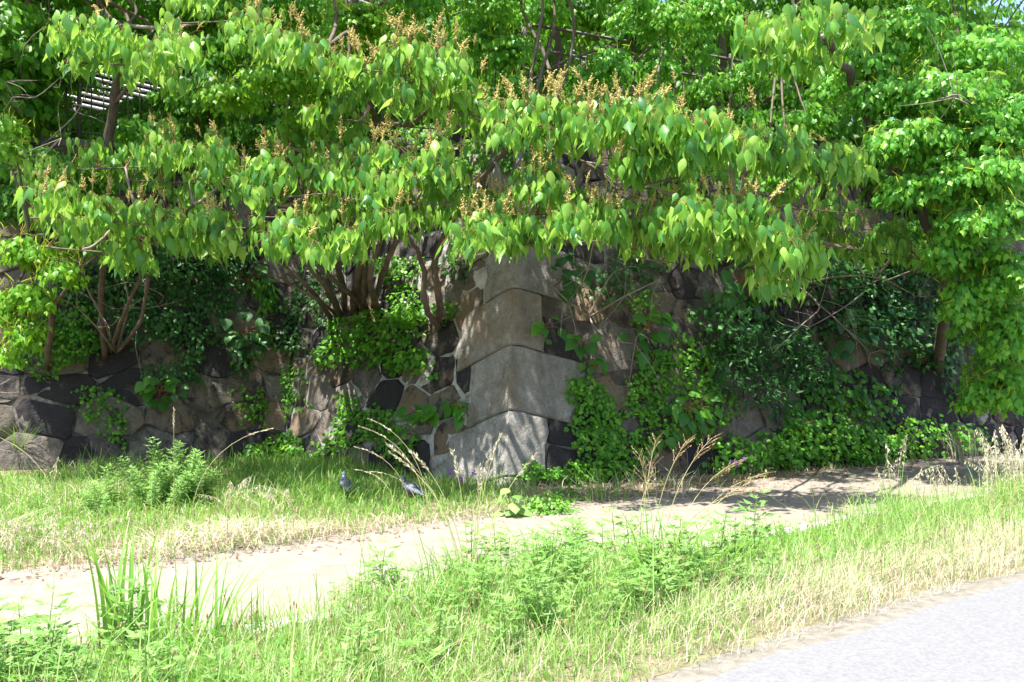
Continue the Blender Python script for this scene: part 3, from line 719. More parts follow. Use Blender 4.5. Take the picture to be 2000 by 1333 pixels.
mallotus('slender grey-trunked large-leaved tree at top left with drooping leaves', [
    ([W(206, 420, -.02)[0], P(208, 340, 14.0), P(222, 215, 13.7), P(236, 110, 13.0), P(250, 50, 12.0)], .085, .05),
    ([P(225, 200, 13.6), P(255, 165, 13.3), P(290, 120, 12.6)], .03, .015)],
    [(100, 55, 385, 42, 10.2, 10.2, 16, 18, .25, 1.1), (130, 85, 365, 95, 10.3, 10.4, 11, 18, .05, 1.1), (330, 10, 520, 0, 10.8, 10.8, 8, 18, .3, 1), (-60, -130, 480, -130, 12.6, 12.6, 30, 60, 0, 1.1), (-160, -230, 400, -230, 13.2, 13.2, 24, 60, 0, 1.1), (-300, -200, 500, -200, 11.0, 11.1, 90, 50, 0, 1.3), (-300, -160, 500, -160, 11.7, 11.7, 90, 50, 0, 1.3), (-250, -160, 450, -160, 12.4, 12.4, 60, 50, 0, 1.25), (-250, -160, 450, -160, 13.3, 13.3, 50, 50, 0, 1.25)], b4)
b5 = W(1575, 470)[0]
mallotus('crooked brown large-leaved tree leaning out over the right wall', [
    ([b5, P(1600, 405, 14.0), P(1628, 345, 13.4), P(1690, 295, 12.9), P(1698, 240, 12.6), P(1655, 140, 11.9), P(1610, 70, 10.8)], .09, .045),
    ([P(1628, 345, 13.4), P(1560, 330, 12.2), P(1500, 290, 11.0)], .04, .018),
    ([b5+Vector((-.2, 0, -.1)), P(1520, 440, 13.2), P(1480, 420, 11.6), P(1440, 420, 10.7)], .04, .016)],
    [(1340, 222, 1500, 232, 9.8, 9.8, 12, 18, .15, 1.25), (1480, 272, 1685, 302, 9.9, 10.1, 13, 20, .15, 1.2), (1200, 335, 1400, 295, 10.1, 9.9, 10, 22, .1, 1.1), (1400, 262, 1570, 250, 10.1, 10.1, 9, 20, .1, 1.1),
     (1320, 392, 1512, 390, 9.9, 9.9, 12, 16, .2, 1.15), (1400, 420, 1545, 440, 9.9, 9.9, 9, 20, .1, 1.1), (1495, 470, 1605, 520, 9.9, 9.9, 11, 20, .15, 1.15), (1320, 455, 1480, 475, 10.6, 10.5, 7, 20, .2, 1), (1470, 525, 1545, 545, 10.1, 10.1, 4, 12, 0, 1),
     (1440, 18, 1705, 18, 9.8, 9.8, 14, 18, .1, 1.25), (1480, 62, 1625, 78, 9.9, 10, 7, 14, .2, 1.15),
     (1280, 350, 1680, 380, 11.8, 11.8, 22, 44, 0, 1), (1300, 300, 1700, 330, 12.9, 12.9, 22, 40, 0, 1), (1550, 430, 1800, 470, 12.4, 12.4, 18, 40, 0, 1), (1350, -170, 1800, -170, 12.8, 12.8, 32, 60, 0, 1.1), (1300, -200, 1800, -200, 11.2, 11.2, 64, 50, 0, 1.25)], b5)

# ------------------------------------------------------------------ small-leaved (tallow) trees and background trees
def sprays(blobs, leaf, per, cat_p, droop=.6, shell=.55):
    """blobs: (px, py, rx, ry, d, rd, n sprays)"""
    Y, Z, Pp, Sc, K, TW = [], [], [], [], [], MB()
    for (x, y, rx, ry, d, rd, n) in blobs:
        c = np.array(P(x, y, d)); R = np.array([rx/F*d, rd, ry/F*d])
        v = rdir(n); v[:, 2] = np.where(v[:, 2] < -.2, v[:, 2]*.55, v[:, 2])
        rad = np.where(rng.random(n) < shell, rng.uniform(.82, 1.05, n), rng.uniform(.2, .9, n)**.5)
        tips = c+v*R*rad[:, None]
        outd = v*np.array([1, 1, .35]); outd /= np.linalg.norm(outd, axis=1, keepdims=True)+1e-6
        for i in range(n):
            m = int(rng.integers(max(3, per-3), per+4)); L = rng.uniform(.18, .38)*(leaf/.1)
            f = np.linspace(0, 1, m)
            base = tips[i]-outd[i]*L+np.array([0, 0, .05])
            pts = base+(tips[i]-base)*f[:, None]+np.array([0, 0, -1])*(f**2*L*droop*.5)[:, None]
            side = np.cross(outd[i], [0, 0, 1]); side /= np.linalg.norm(side)+1e-6
            sg = np.where(np.arange(m) % 2 == 0, 1, -1)
            p = pts+side*(sg*rng.uniform(.2, .55, m)*leaf)[:, None]+rng.normal(0, leaf*.15, (m, 3))
            y_ = side*(sg*.6)[:, None]+outd[i]*.4+np.array([0, 0, -1])*rng.uniform(.6, 1.6, m)[:, None]+rng.normal(0, .25, (m, 3))
            z_ = outd[i]*.6+np.array([0, -.3, .55])+rng.normal(0, .4, (m, 3))
            Y.append(y_); Z.append(z_); Pp.append(p); Sc.append(rng.uniform(.72, 1.15, m)*leaf)
            if leaf < .12 or i % 4 == 0: TW.tube([base, (base+tips[i])/2+np.array([0, 0, .02]), tips[i]], [.004, .003, .002], 3, False)
            if rng.random() < cat_p and v[i, 2] > -.3: K.append(tips[i]+np.array([0, 0, .02]))
    return np.concatenate(Y), np.concatenate(Z), np.concatenate(Pp), np.concatenate(Sc), K, TW
def small_tree(name, label, stems, blobs, base, leaf, per, mat, tpls, nobj, cat_p=0, catlen=.1, group=None, bark='bark', shell=.55):
    t = thing(name, label, 'tree', base, group); nodes = []
    for pts, r0, r1 in stems: nodes += limb(t, 'trunk' if r0 >= .045 else 'limb', pts, r0, r1, M[bark], 7)
    for bl in blobs:
        mid = P(bl[0], bl[1]+bl[3]*.3, bl[4]+bl[5]*.2); nr = min(nodes, key=lambda q: (q-mid).length)
        limb(t, 'branch', [nr, nr.lerp(mid, .5)+Vector((0, 0, .08)), mid], .022, .008, M[bark], 5, 4)
    Y, Z, Pp, Sc, K, TW = sprays(blobs, leaf, per, cat_p, shell=shell)
    cr = bpy.data.objects.new('crown', TW.mesh('crown')); COL.objects.link(cr); cr.data.materials.append(M['stem'])
    cr.parent = t; cr.matrix_basis = Matrix.Translation(-Vector(base)); WL[cr.name] = Vector((0, 0, 0))
    leafy(cr, tpls, Y, Z, Pp, Sc, mat, nobj)
    if K:
        K = np.array(K); n = len(K); up = rdir(n)*.45+np.array([0, 0, 1.0]); sd_ = rdir(n)
        Rm = frames(sd_, up)     # template length runs along local Z
        V, T = copies(CAT[0], CAT[1], Rm, K, rng.uniform(.7, 1.3, n)*catlen)
        part('catkins', mesh_np('catkins', V, T), M['catkin'], cr, None, 'stuff')
    return t

TG = 'small-leaved trees with yellow catkins'
small_tree('tallow_tree', 'dense small-leaved tree with yellow catkins hanging down the right edge', [
    ([W(1830, 720)[0], P(1850, 560, 13.2), P(1800, 400, 12.8), P(1830, 250, 12.6), P(1880, 120, 12.5)], .09, .04),
    ([P(1800, 400, 12.8), P(1720, 300, 12.5), P(1690, 180, 12.4)], .05, .02), ([P(1850, 560, 13.2), P(1930, 420, 12.4), P(1960, 300, 12)], .045, .02)],
    [(1900, 110, 130, 60, 12.0, .8, 150), (1760, 60, 110, 55, 12.4, .8, 120), (1720, 185, 80, 45, 12.0, .6, 90), (1840, 190, 130, 60, 11.7, .8, 170), (1960, 250, 110, 70, 11.5, .7, 150),
     (1780, 270, 110, 50, 11.5, .6, 120), (1900, 340, 130, 60, 11.4, .7, 160), (1790, 370, 90, 45, 11.6, .5, 85), (1930, 430, 110, 60, 11.4, .6, 130), (1850, 480, 60, 60, 11.6, .4, 75), (1960, 540, 80, 70, 11.5, .6, 115), (1880, 590, 55, 60, 11.7, .4, 60),
     (1970, 650, 60, 70, 11.7, .5, 90), (1975, 760, 65, 60, 12.0, .5, 90), (1910, 770, 45, 45, 12.3, .4, 45), (1850, 120, 190, 90, 13.2, .5, 150), (1880, 330, 150, 130, 12.6, .5, 200), (1700, 120, 80, 60, 12.2, .6, 80), (1900, 240, 120, 60, 12.2, .5, 130), (1960, 380, 90, 60, 12.2, .5, 100), (1900, 500, 100, 60, 12.3, .5, 100), (1940, 620, 90, 80, 12.5, .5, 110), (1960, 720, 80, 80, 12.8, .5, 100), (1850, -80, 250, 100, 12.6, 1.2, 170)],
    W(1830, 720)[0], .102, 11, M['tallow'], TALL, 300, .33, .13, TG)
small_tree('tallow_tree', 'bright yellow-green small-leaved tree with catkins at upper left', [
    ([W(590, 420)[0], P(600, 350, 13.9), P(560, 250, 13.2), P(580, 150, 12.6)], .05, .025), ([P(600, 350, 13.9), P(660, 280, 13.2), P(680, 130, 12.6)], .045, .02)],
    [(450, 185, 75, 28, 12.0, .5, 70), (540, 150, 85, 32, 11.9, .5, 90), (620, 110, 80, 40, 12.0, .5, 80), (560, 95, 60, 30, 12.2, .5, 60), (700, 45, 75, 45, 11.9, .5, 100), (790, 70, 45, 30, 11.8, .4, 50), (630, 180, 90, 40, 12.5, .5, 60), (600, 230, 90, 40, 13.0, .5, 50)],
    W(590, 420)[0], .085, 9, M['tallow_bright'], TALL, 300, .75, .13, TG)
small_tree('tallow_tree', 'small-leaved tree with hanging yellow catkins at the left edge', [
    ([W(90, 720)[0], P(100, 600, 12.9), P(70, 520, 12.2), P(60, 460, 11.8)], .05, .022), ([P(100, 600, 12.9), P(150, 540, 12.6), P(190, 440, 12.0)], .03, .012)],
    [(60, 490, 75, 40, 11.6, .5, 75), (120, 530, 45, 40, 11.5, .4, 50), (60, 580, 60, 40, 11.5, .4, 55), (50, 650, 35, 45, 11.4, .3, 36), (10, 600, 40, 50, 11.5, .3, 40), (15, 690, 25, 20, 11.3, .3, 16), (240, 490, 40, 30, 11.9, .4, 30), (170, 460, 60, 30, 11.9, .4, 45), (20, 250, 40, 40, 11.8, .4, 25), (10, 290, 30, 20, 11.6, .3, 14)],
    W(90, 720)[0], .09, 9, M['tallow_bright'], TALL, 260, .9, .13, TG)
small_tree('tallow_tree', 'small-leaved tree above the wall corner against the louvred building', [
    ([P(1090, 300, 15.5), P(1093, 200, 15.4), P(1088, 90, 15.2), P(1082, 10, 15.0), P(1080, -60, 15)], .09, .06), ([P(1093, 200, 15.4), P(1050, 130, 14.8), P(1020, 60, 14)], .03, .015), ([P(1088, 150, 15.3), P(1150, 120, 14.2), P(1200, 90, 13)], .03, .015)],
    [(960, 30, 90, 45, 13, .6, 110), (1000, 100, 70, 40, 12.8, .5, 70), (930, 80, 60, 40, 13, .5, 50), (1060, 20, 70, 35, 13.4, .5, 60), (1190, 125, 60, 40, 12.2, .4, 75), (1130, 150, 45, 25, 12.4, .4, 35), (1150, 190, 60, 20, 12.2, .4, 35), (1010, 165, 40, 25, 12.2, .4, 30), (1010, 60, 80, 40, 14, .5, 50), (930, 130, 60, 40, 14, .5, 40), (1100, 200, 70, 35, 14, .5, 40), (1230, 60, 60, 50, 14, .5, 50), (1280, 110, 70, 35, 14.2, .5, 50)],
    P(1090, 300, 15.5), .095, 9, M['tallow'], TALL, 300, .25, .11, TG)
small_tree('tallow_tree', 'small-leaved tree with open dark branches above the right wall', [
    ([P(1400, 330, 15.8), P(1402, 220, 15.6), P(1412, 100, 15.2), P(1405, -20, 15)], .075, .045), ([P(1402, 220, 15.6), P(1510, 190, 14.8), P(1520, 90, 14)], .04, .018), ([P(1402, 200, 15.6), P(1340, 120, 14.8), P(1300, 60, 14)], .03, .015)],
    [(1300, 40, 75, 45, 13, .6, 85), (1380, 20, 70, 40, 13.2, .6, 75), (1290, 130, 50, 35, 13, .5, 40), (1370, 90, 50, 35, 13.3, .5, 40), (1560, 110, 90, 30, 13.6, .5, 60), (1470, 150, 70, 40, 14.2, .5, 60), (1380, 170, 60, 35, 14.2, .5, 45), (1440, 230, 90, 30, 13.6, .5, 50), (1620, 170, 60, 40, 13, .5, 50), (1580, 230, 70, 30, 12.6, .5, 45), (1250, 10, 60, 30, 13.2, .5, 50), (1500, 300, 60, 30, 11.8, .4, 30), (1540, 345, 60, 25, 11.6, .4, 26), (1280, 190, 70, 15, 11.2, .4, 30), (1060, 330, 60, 30, 12.0, .3, 45)],
    P(1400, 330, 15.8), .095, 9, M['tallow'], TALL, 300, .25, .11, TG)

BG_ = 'woodland trees behind the wall'
bgt = [('dark-trunked woodland tree at the left edge with bare side twigs', [(60, 300, 16.5), (70, 150, 16.3), (50, -40, 16)], .09, [(30, 60, 110, 90, 17, 1, 190), (110, 20, 90, 60, 18, 1, 110), (60, 200, 90, 70, 17.5, 1, 90), (20, 330, 70, 60, 13.6, .6, 70), (40, 90, 100, 90, 14, .8, 130), (20, 190, 80, 70, 14, .8, 100), (130, 120, 50, 70, 15, .5, 50)]),
       ('thick grey-trunked tree behind the left railing', [(352, 330, 19), (355, 150, 19), (350, 40, 19), (345, -60, 19)], .22, [(420, 90, 90, 60, 20, 1.2, 130), (300, 230, 80, 40, 18, .8, 90), (420, 220, 100, 60, 18, 1, 130), (330, 20, 120, 50, 20, 1, 110)]),
       ('woodland tree between the two tall trunks at top centre', [(880, 330, 20), (875, 150, 20), (885, 20, 20), (880, -60, 20)], .17, [(830, 40, 110, 50, 21, 1.2, 130), (760, 200, 130, 70, 18, 1, 170), (880, 240, 110, 50, 17, .8, 110), (620, 260, 140, 50, 17.5, .8, 150), (520, 240, 90, 50, 17, .8, 90)]),
       ('woodland tree with a pale trunk behind the corner railing', [(1180, 330, 19), (1178, 150, 19), (1182, -60, 19)], .13, [(1180, 60, 80, 60, 20, 1, 90), (1050, 260, 120, 50, 17, .8, 110), (1180, 235, 100, 35, 17.5, .8, 90)]),
       ('leafy woodland tree filling the top right behind the crooked trunk', [(1580, 330, 20), (1590, 150, 20), (1570, -40, 20)], .16, [(1480, 80, 140, 70, 20, 1.2, 170), (1600, 40, 140, 60, 21, 1.2, 150), (1560, 190, 140, 60, 18.5, 1, 170), (1380, 200, 110, 40, 18, .8, 80), (1750, 120, 150, 80, 19, 1.2, 150)]),
       ('far woodland tree below the patch of sky at top right', [(1900, 330, 24), (1900, 150, 24), (1890, 40, 24)], .18, [(1850, 70, 130, 60, 24, 1.5, 170), (1960, 110, 90, 70, 23, 1.2, 130), (1780, 20, 110, 50, 25, 1.5, 120)]),
       ('woodland tree with yellowish leaves behind the upper left branches', [(700, 330, 22), (690, 100, 22), (700, -60, 22)], .14, [(560, 60, 110, 60, 23, 1.2, 120), (700, 140, 110, 70, 21, 1, 130), (250, 70, 130, 60, 24, 1.2, 110), (140, 150, 90, 60, 24, 1, 80)]),
       ('low dark woodland tree behind the right wall', [(1680, 420, 17), (1700, 300, 17), (1690, 220, 17)], .08, [(1620, 300, 120, 60, 16.5, .8, 110), (1740, 330, 120, 80, 16, .8, 120), (1480, 290, 110, 40, 16.5, .8, 70), (1850, 450, 120, 90, 16, .6, 120)])]
rows_ = []
for x_ in range(-60, 2100, 120):
    for y_, d_ in ((10, 18.5), (95, 17.6), (180, 17.0), (265, 16.6)):
        xx, yy = x_+rng.uniform(-40, 40), y_+rng.uniform(-25, 25)
        if (140 < xx < 300 and 90 < yy < 215) or (1060 < xx < 1150 and 50 < yy < 160) or (xx > 1840 and yy < 60): continue
        rows_.append((xx, yy, 95, 55, d_+rng.uniform(-1.4, 1.0), .9, 64))
for x_ in range(-100, 2150, 130):  # unseen canopy over the frame, added to darken the trees below
    for y_, d_ in ((-150, 15.2), (-190, 17.6)):
        rows_.append((x_+rng.uniform(-30, 30), y_+rng.uniform(-30, 30), 115, 60, d_, 1.3, 70))
for q_ in rows_:
    min((z_ for z_ in bgt), key=lambda z_: abs(z_[1][1][0]-q_[0]))[3].append(q_)
for lab, tr, r0, bl in bgt:
    bl = [(a_, b_, c_*1.15, d_*1.2, e_, f_*1.4, int(g_*1.5)) for a_, b_, c_, d_, e_, f_, g_ in bl]
    x_, y_, d__ = tr[-1]; bl += [(x_-90, -110, 170, 90, d__, 1.6, 130), (x_+90, -180, 170, 90, d__, 1.6, 130)]
    small_tree('woodland_tree', lab, [([P(*q) for q in tr], r0, r0*.6)], bl, P(*tr[0]), .15, 11, M['backleaf'], SMALL, 0, 0, .1, BG_, 'bark', .35)

# clipped hedge-like undergrowth on the terrace behind the railings
def hedge(label, blobs, base, leaf=.075):
    t = thing('shrub', label, 'shrub', base, 'undergrowth on top of the wall')
    Y, Z, Pp, Sc, K, TW = sprays(blobs, leaf, 12, 0, shell=.7)
    part('stem', TW.mesh('stem'), M['stem'], t); leafy(t, SMALL, Y, Z, Pp, Sc, M['backleaf'], 0)
hedge('green shrubs behind the left railing below the windows', [(200, 245, 110, 35, 17, .6, 220), (290, 250, 90, 40, 17, .6, 180), (60, 330, 110, 50, 13.4, .5, 260), (150, 350, 90, 40, 13.6, .4, 200), (30, 400, 80, 50, 13.2, .4, 160)], P(200, 290, 17))
hedge('dense shrubs on the wall top at upper centre', [(600, 300, 130, 45, 16, .6, 180), (760, 270, 120, 45, 16, .6, 170), (880, 300, 90, 40, 15.5, .6, 110), (470, 270, 90, 40, 16, .6, 120)], P(650, 340, 16))
hedge('shady shrubs along the wall top at right', [(1300, 260, 120, 35, 16, .6, 140), (1480, 330, 130, 40, 16.5, .6, 140), (1640, 400, 110, 50, 16, .6, 120), (1760, 480, 110, 60, 15, .4, 120)], P(1400, 330, 16.5))

# ------------------------------------------------------------------ plants rooted in the wall joints
def wall_plant(name, label, cat, blobs, tpls, mat, leaf, nobj, depth=.18, group=None, stems=3, hang=.6, bright=None):
    x0, y0 = blobs[0][:2]; base, f0 = W(x0, min(y0+blobs[0][3]*.5, 925)); t = thing(name, label, cat, base, group)
    Y, Z, Pp, Sc = [], [], [], []; mb = MB()
    for (x, y, rx, ry, n) in blobs:
        root, f = W(x, y); 
        a = rng.uniform(0, 6.283, n); q = np.sqrt(rng.random(n))
        q *= 1+.22*np.sin(a*3+rng.uniform(0, 6))+.15*np.sin(a*7+rng.uniform(0, 6))
        X = x+np.cos(a)*q*rx; Yp = y+np.sin(a)*q*ry
        dome = np.sqrt(np.clip(1-q*q, 0, 1))
        for i in range(n):
            p, ff = W(X[i], min(Yp[i], 935), 0.02+depth*(.25+.75*dome[i])*rng.uniform(.25, 1.0))
            if p.z < .03: p.z = .03+rng.random()*.1
            N_ = np.array(ff.N); v = rng.normal(0, .45, 3)
            Pp.append(np.array(p)); Y.append(np.array([0, 0, -hang])+N_*.45+v+np.array([(X[i]-x)/rx*.3, 0, 0])); Z.append(N_*.7+np.array([0, 0, .65])+rng.normal(0, .3, 3))
            Sc.append(leaf*rng.uniform(.6, 1.25))
        for k in range(stems):
            j = -1-int(rng.integers(0, min(n, 20))); e = Vector(Pp[j])
            m_ = root.lerp(e, .5)+Vector((0, -.06, -.02))
            part('stem', MB().tube(spline([root, m_, e], 3), np.linspace(.007, .003, 7), 4, False).mesh('stem'), M['stem'], t)
    leafy(t, tpls, np.array(Y), np.array(Z), np.array(Pp), np.array(Sc), M[mat], nobj)
    return t
def sprout(label, px_, py_, n, leaf, spread=45, mat='heart', nobj=60, off=.22):
    """a young shoot with a few big heart-shaped leaves on long stalks"""
    root, f = W(px_, py_+10); t = thing('young_shoot', label, 'plant', root, 'big-leaved young shoots on the wall')
    Y, Z, Pp, Sc = [], [], [], []; mb = MB(); tip = root+f.N*off*.6+Vector((0, 0, .06))
    mb.tube(spline([root, root+f.N*off*.3+Vector((0, 0, -.03)), tip], 3), .009, 5)
    for i in range(n):
        a = rng.uniform(0, 6.283); q = math.sqrt(rng.random())*spread/F*tip.y
        p = tip+f.a*(math.cos(a)*q)+Vector((0, 0, math.sin(a)*q*.7))+f.N*rng.uniform(-.08, .18)
        mb.tube([tip, tip.lerp(p, .6)+Vector((0, 0, .03)), p], .0035, 4, False)
        d = (p-tip).normalized()
        Pp.append(np.array(p)); Y.append(np.array(d)*.5+np.array([0, 0, -.75])+np.array(f.N)*.3+rng.normal(0, .2, 3))
        Z.append(np.array(f.N)*.75+np.array([0, -.2, .6])+rng.normal(0, .22, 3)); Sc.append(leaf*rng.uniform(.65, 1.15))
    part('stem', mb.mesh('stem'), M['twig_red'], t)
    leafy(t, HEART, np.array(Y), np.array(Z), np.array(Pp), np.array(Sc), M[mat], nobj)
CR = 'creepers on the stone wall'
wall_plant('bush', 'bright green round-leaved bush jutting from the wall left of the corner', 'bush', [(750, 650, 95, 42, 620), (820, 622, 40, 26, 170), (690, 692, 60, 30, 240), (815, 715, 45, 26, 170), (770, 690, 60, 26, 150)], IVY, 'ivy', .075, 250, .38, None, 6, .4)
wall_plant('bush', 'dense fine-leaved dark bush above the ledge at far left', 'bush', [(105, 680, 85, 50, 750), (60, 640, 60, 40, 300), (150, 640, 50, 50, 260)], SMALL, 'ivy', .075, 0, .40, None, 5, .3)
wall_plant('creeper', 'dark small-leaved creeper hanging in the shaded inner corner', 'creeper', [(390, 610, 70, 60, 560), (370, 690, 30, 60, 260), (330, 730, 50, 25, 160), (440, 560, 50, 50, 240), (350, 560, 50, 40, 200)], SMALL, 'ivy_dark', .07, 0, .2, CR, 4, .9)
wall_plant('creeper', 'yellowish creeper trailing over the rubble left of the black stones', 'creeper', [(570, 740, 30, 40, 150), (640, 700, 30, 22, 100), (575, 790, 30, 25, 90), (520, 660, 22, 40, 80)], IVY, 'ivy', .05, 60, .06, CR, 3, .8)
wall_plant('creeper', 'leafy creeper climbing below the black stones beside the corner', 'creeper', [(700, 830, 45, 50, 220), (755, 830, 45, 40, 240), (660, 870, 30, 30, 110), (790, 870, 45, 40, 180), (685, 790, 22, 30, 80)], IVY, 'ivy', .06, 120, .14, CR, 4, .7)
wall_plant('bush', 'low bright bush at the foot of the inner wall corner', 'bush', [(575, 882, 50, 28, 300), (510, 890, 40, 20, 150)], SMALL, 'ivy', .095, 150, .35, None, 4, .2)
wall_plant('creeper', 'bright creeper spilling down right of the grey corner stones', 'creeper', [(1140, 770, 45, 30, 220), (1160, 815, 50, 42, 340), (1155, 870, 45, 36, 260), (1115, 755, 22, 20, 70), (1190, 850, 30, 40, 120)], IVY, 'ivy', .058, 200, .16, CR, 5, .7)
wall_plant('creeper', 'creeper with mixed leaves covering the wall below the big-leaved shoots', 'creeper', [(1280, 740, 60, 55, 420), (1300, 830, 70, 45, 380), (1240, 780, 35, 40, 160), (1250, 600, 30, 40, 100), (1230, 880, 50, 35, 200)], IVY, 'ivy', .055, 200, .16, CR, 5, .7)
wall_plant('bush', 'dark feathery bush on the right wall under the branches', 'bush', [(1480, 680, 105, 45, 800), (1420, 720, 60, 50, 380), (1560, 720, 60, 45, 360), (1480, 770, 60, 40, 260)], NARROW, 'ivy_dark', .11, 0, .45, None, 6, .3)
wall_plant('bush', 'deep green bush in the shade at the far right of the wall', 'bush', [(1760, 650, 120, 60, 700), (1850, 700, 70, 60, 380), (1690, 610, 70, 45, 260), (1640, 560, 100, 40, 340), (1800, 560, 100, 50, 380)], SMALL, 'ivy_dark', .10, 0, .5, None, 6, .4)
wall_plant('creeper', 'green tangle of weeds along the foot of the right wall', 'creeper', [(1600, 860, 90, 55, 560), (1680, 880, 60, 40, 380), (1530, 880, 60, 40, 360), (1430, 890, 60, 35, 300), (1750, 860, 70, 45, 300), (1850, 860, 70, 40, 260)], IVY, 'ivy', .07, 150, .4, CR, 5, .5)
wall_plant('creeper', 'low ivy growing round the foot of the corner stones', 'creeper', [(1060, 932, 50, 16, 220), (1130, 925, 60, 22, 260), (1190, 915, 60, 26, 240), (1030, 915, 20, 18, 50)], IVY, 'ivy', .055, 150, .2, CR, 4, .4)
wall_plant('creeper', 'thin creeper with big leaves on the shaded right wall', 'creeper', [(1620, 760, 80, 40, 180), (1560, 820, 40, 40, 90), (1700, 790, 60, 40, 120), (1450, 600, 90, 30, 110)], HEART, 'heart', .09, 80, .25, CR, 5, .8)
wall_plant('fern', 'small drooping fern on the shaded wall left of the multi-stemmed tree', 'fern', [(515, 580, 18, 45, 90), (500, 560, 25, 20, 40)], NARROW, 'ivy', .14, 30, .2, None, 4, 1.2)
wall_plant('creeper', 'sparse creeper between the joints of the far left wall', 'creeper', [(200, 800, 50, 35, 110), (230, 840, 30, 30, 70), (180, 770, 40, 20, 60), (480, 790, 30, 40, 80), (510, 800, 15, 40, 50)], IVY, 'ivy', .055, 40, .08, CR, 4, .8)
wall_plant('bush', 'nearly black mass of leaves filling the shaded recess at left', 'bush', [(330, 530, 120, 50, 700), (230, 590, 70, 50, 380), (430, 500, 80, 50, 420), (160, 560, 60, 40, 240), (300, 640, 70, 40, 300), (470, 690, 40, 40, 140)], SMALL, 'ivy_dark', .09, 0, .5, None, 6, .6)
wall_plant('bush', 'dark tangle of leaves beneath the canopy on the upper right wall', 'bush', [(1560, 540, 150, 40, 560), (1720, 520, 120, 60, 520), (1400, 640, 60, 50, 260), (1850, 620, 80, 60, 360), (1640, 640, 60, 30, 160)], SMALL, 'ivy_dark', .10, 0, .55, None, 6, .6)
wall_plant('creeper', 'mixed creeper spreading over the middle of the right wall', 'creeper', [(1380, 800, 50, 50, 260), (1660, 800, 60, 30, 180), (1370, 730, 40, 50, 180), (1340, 690, 40, 40, 120)], IVY, 'ivy', .06, 100, .2, CR, 5, .7)
wall_plant('bush', 'small leafy bush behind the forked pale stem', 'bush', [(785, 530, 45, 34, 260), (880, 610, 26, 22, 90), (800, 590, 35, 24, 120)], IVY, 'ivy', .06, 60, .2, None, 4, .5)
wall_plant('creeper', 'dark creeper among the stems of the multi-stemmed tree', 'creeper', [(600, 600, 60, 40, 300), (570, 660, 40, 40, 160), (640, 540, 50, 40, 200), (900, 520, 30, 30, 70), (1180, 560, 50, 40, 160), (1250, 520, 60, 30, 160)], IVY, 'ivy_dark', .06, 60, .2, CR, 4, .7)
wall_plant('creeper', 'creeper trailing over the top of the wall corner behind the branches', 'creeper', [(965, 305, 60, 42, 260), (840, 270, 70, 24, 200), (1040, 330, 40, 40, 120), (900, 340, 40, 50, 140)], IVY, 'ivy', .07, 60, .25, CR, 4, .8)
sprout('heart-leaved shoot drooping over the far left wall', 310, 765, 24, .17, 42)
sprout('shaded heart-leaved shoot in the inner wall corner', 470, 650, 18, .19, 50, 'ivy_dark')
sprout('upper shaded shoot with broad leaves beneath the left branches', 480, 550, 14, .19, 50, 'ivy_dark')
sprout('heart-leaved shoot left of the lowest corner block', 840, 815, 11, .18, 38)
sprout('pale green heart-leaved shoot on the face of the corner stones', 922, 800, 8, .18, 34)
sprout('small heart-leaved shoot right beside the third corner stone', 1055, 645, 9, .16, 32)
sprout('heart-leaved shoot beside the brown stone right of the corner', 1120, 672, 10, .16, 30)
sprout('heart-leaved shoot hanging below the brown stone', 1152, 712, 8, .15, 26)
sprout('large bright heart-leaved shoot high on the right wall', 1252, 645, 18, .19, 50)
sprout('few-leaved bright shoot hanging below the large bright shoot', 1265, 700, 6, .18, 25)
sprout('spreading heart-leaved shoot low on the right wall', 1335, 800, 18, .18, 52)
sprout('heart-leaved shoot near the ground of the right wall', 1275, 855, 9, .16, 40)
sprout('two-leaved bright shoot left of the dark right-hand stones', 1548, 830, 6, .17, 30)
sprout('dark drooping shoot under the flowering branches at the corner', 1080, 545, 22, .17, 60, 'ivy_dark', 60, .5)
sprout('dark broad-leaved shoot under the right-hand branches', 1420, 560, 22, .2, 85, 'ivy_dark', 60, .5)
sprout('dark broad-leaved shoot hanging over the right wall tangle', 1660, 660, 20, .19, 80, 'ivy_dark', 60, .4)

# bare dead branches tangled in the shade
def dead(label, root, tips, mat='bark_pale', r0=.016):
    t = thing('dead_branch', label, 'branch', root)
    for pts in tips:
        q = [Vector(root)]+[P(*p) if not isinstance(p, Vector) else p for p in pts]
        limb(t, 'limb', q, r0, .004, M[mat], 5, 4)
        for k in range(5):
            b = q[int(rng.integers(1, len(q)))]; e = b+Vector(rng.normal(0, .32, 3)); m_ = b.lerp(e, .5)+Vector(rng.normal(0, .06, 3))
            limb(t, 'twig', [b, m_, e], .0055, .002, M[mat], 4, 3)
dead('bare grey twigs tangled on the upper right wall', W(1700, 560, .0)[0], [[(1640, 480, 13.4), (1560, 470, 13), (1490, 490, 12.8)], [(1690, 470, 13.6), (1640, 430, 13.4), (1580, 410, 13.2)], [(1760, 470, 13.8), (1770, 400, 13.6)], [(1720, 500, 13.6), (1670, 450, 13.2)], [(1800, 520, 13.6), (1830, 480, 13)], [(1650, 600, 13.4), (1580, 640, 13.2)]])
dead('arching bare branch over the shaded right wall', W(1560, 560)[0], [[(1640, 540, 13.2), (1720, 545, 13.2), (1790, 580, 13.4)], [(1600, 600, 13.2), (1560, 640, 13.1), (1510, 690, 13)], [(1650, 640, 13.4), (1700, 690, 13.4)]])
dead('thin bare branches beside the heart-leaved shoots right of the corner', W(1150, 620)[0], [[(1135, 570, 12.4), (1150, 520, 12.3), (1160, 460, 12.2)], [(1220, 580, 12.3), (1290, 545, 12.2)], [(1180, 660, 12.4), (1240, 672, 12.4)], [(1110, 590, 12.3), (1080, 560, 12.2)], [(1180, 560, 12.6), (1200, 530, 12.6)], [(1125, 560, 12.4), (1120, 480, 12.3)]])
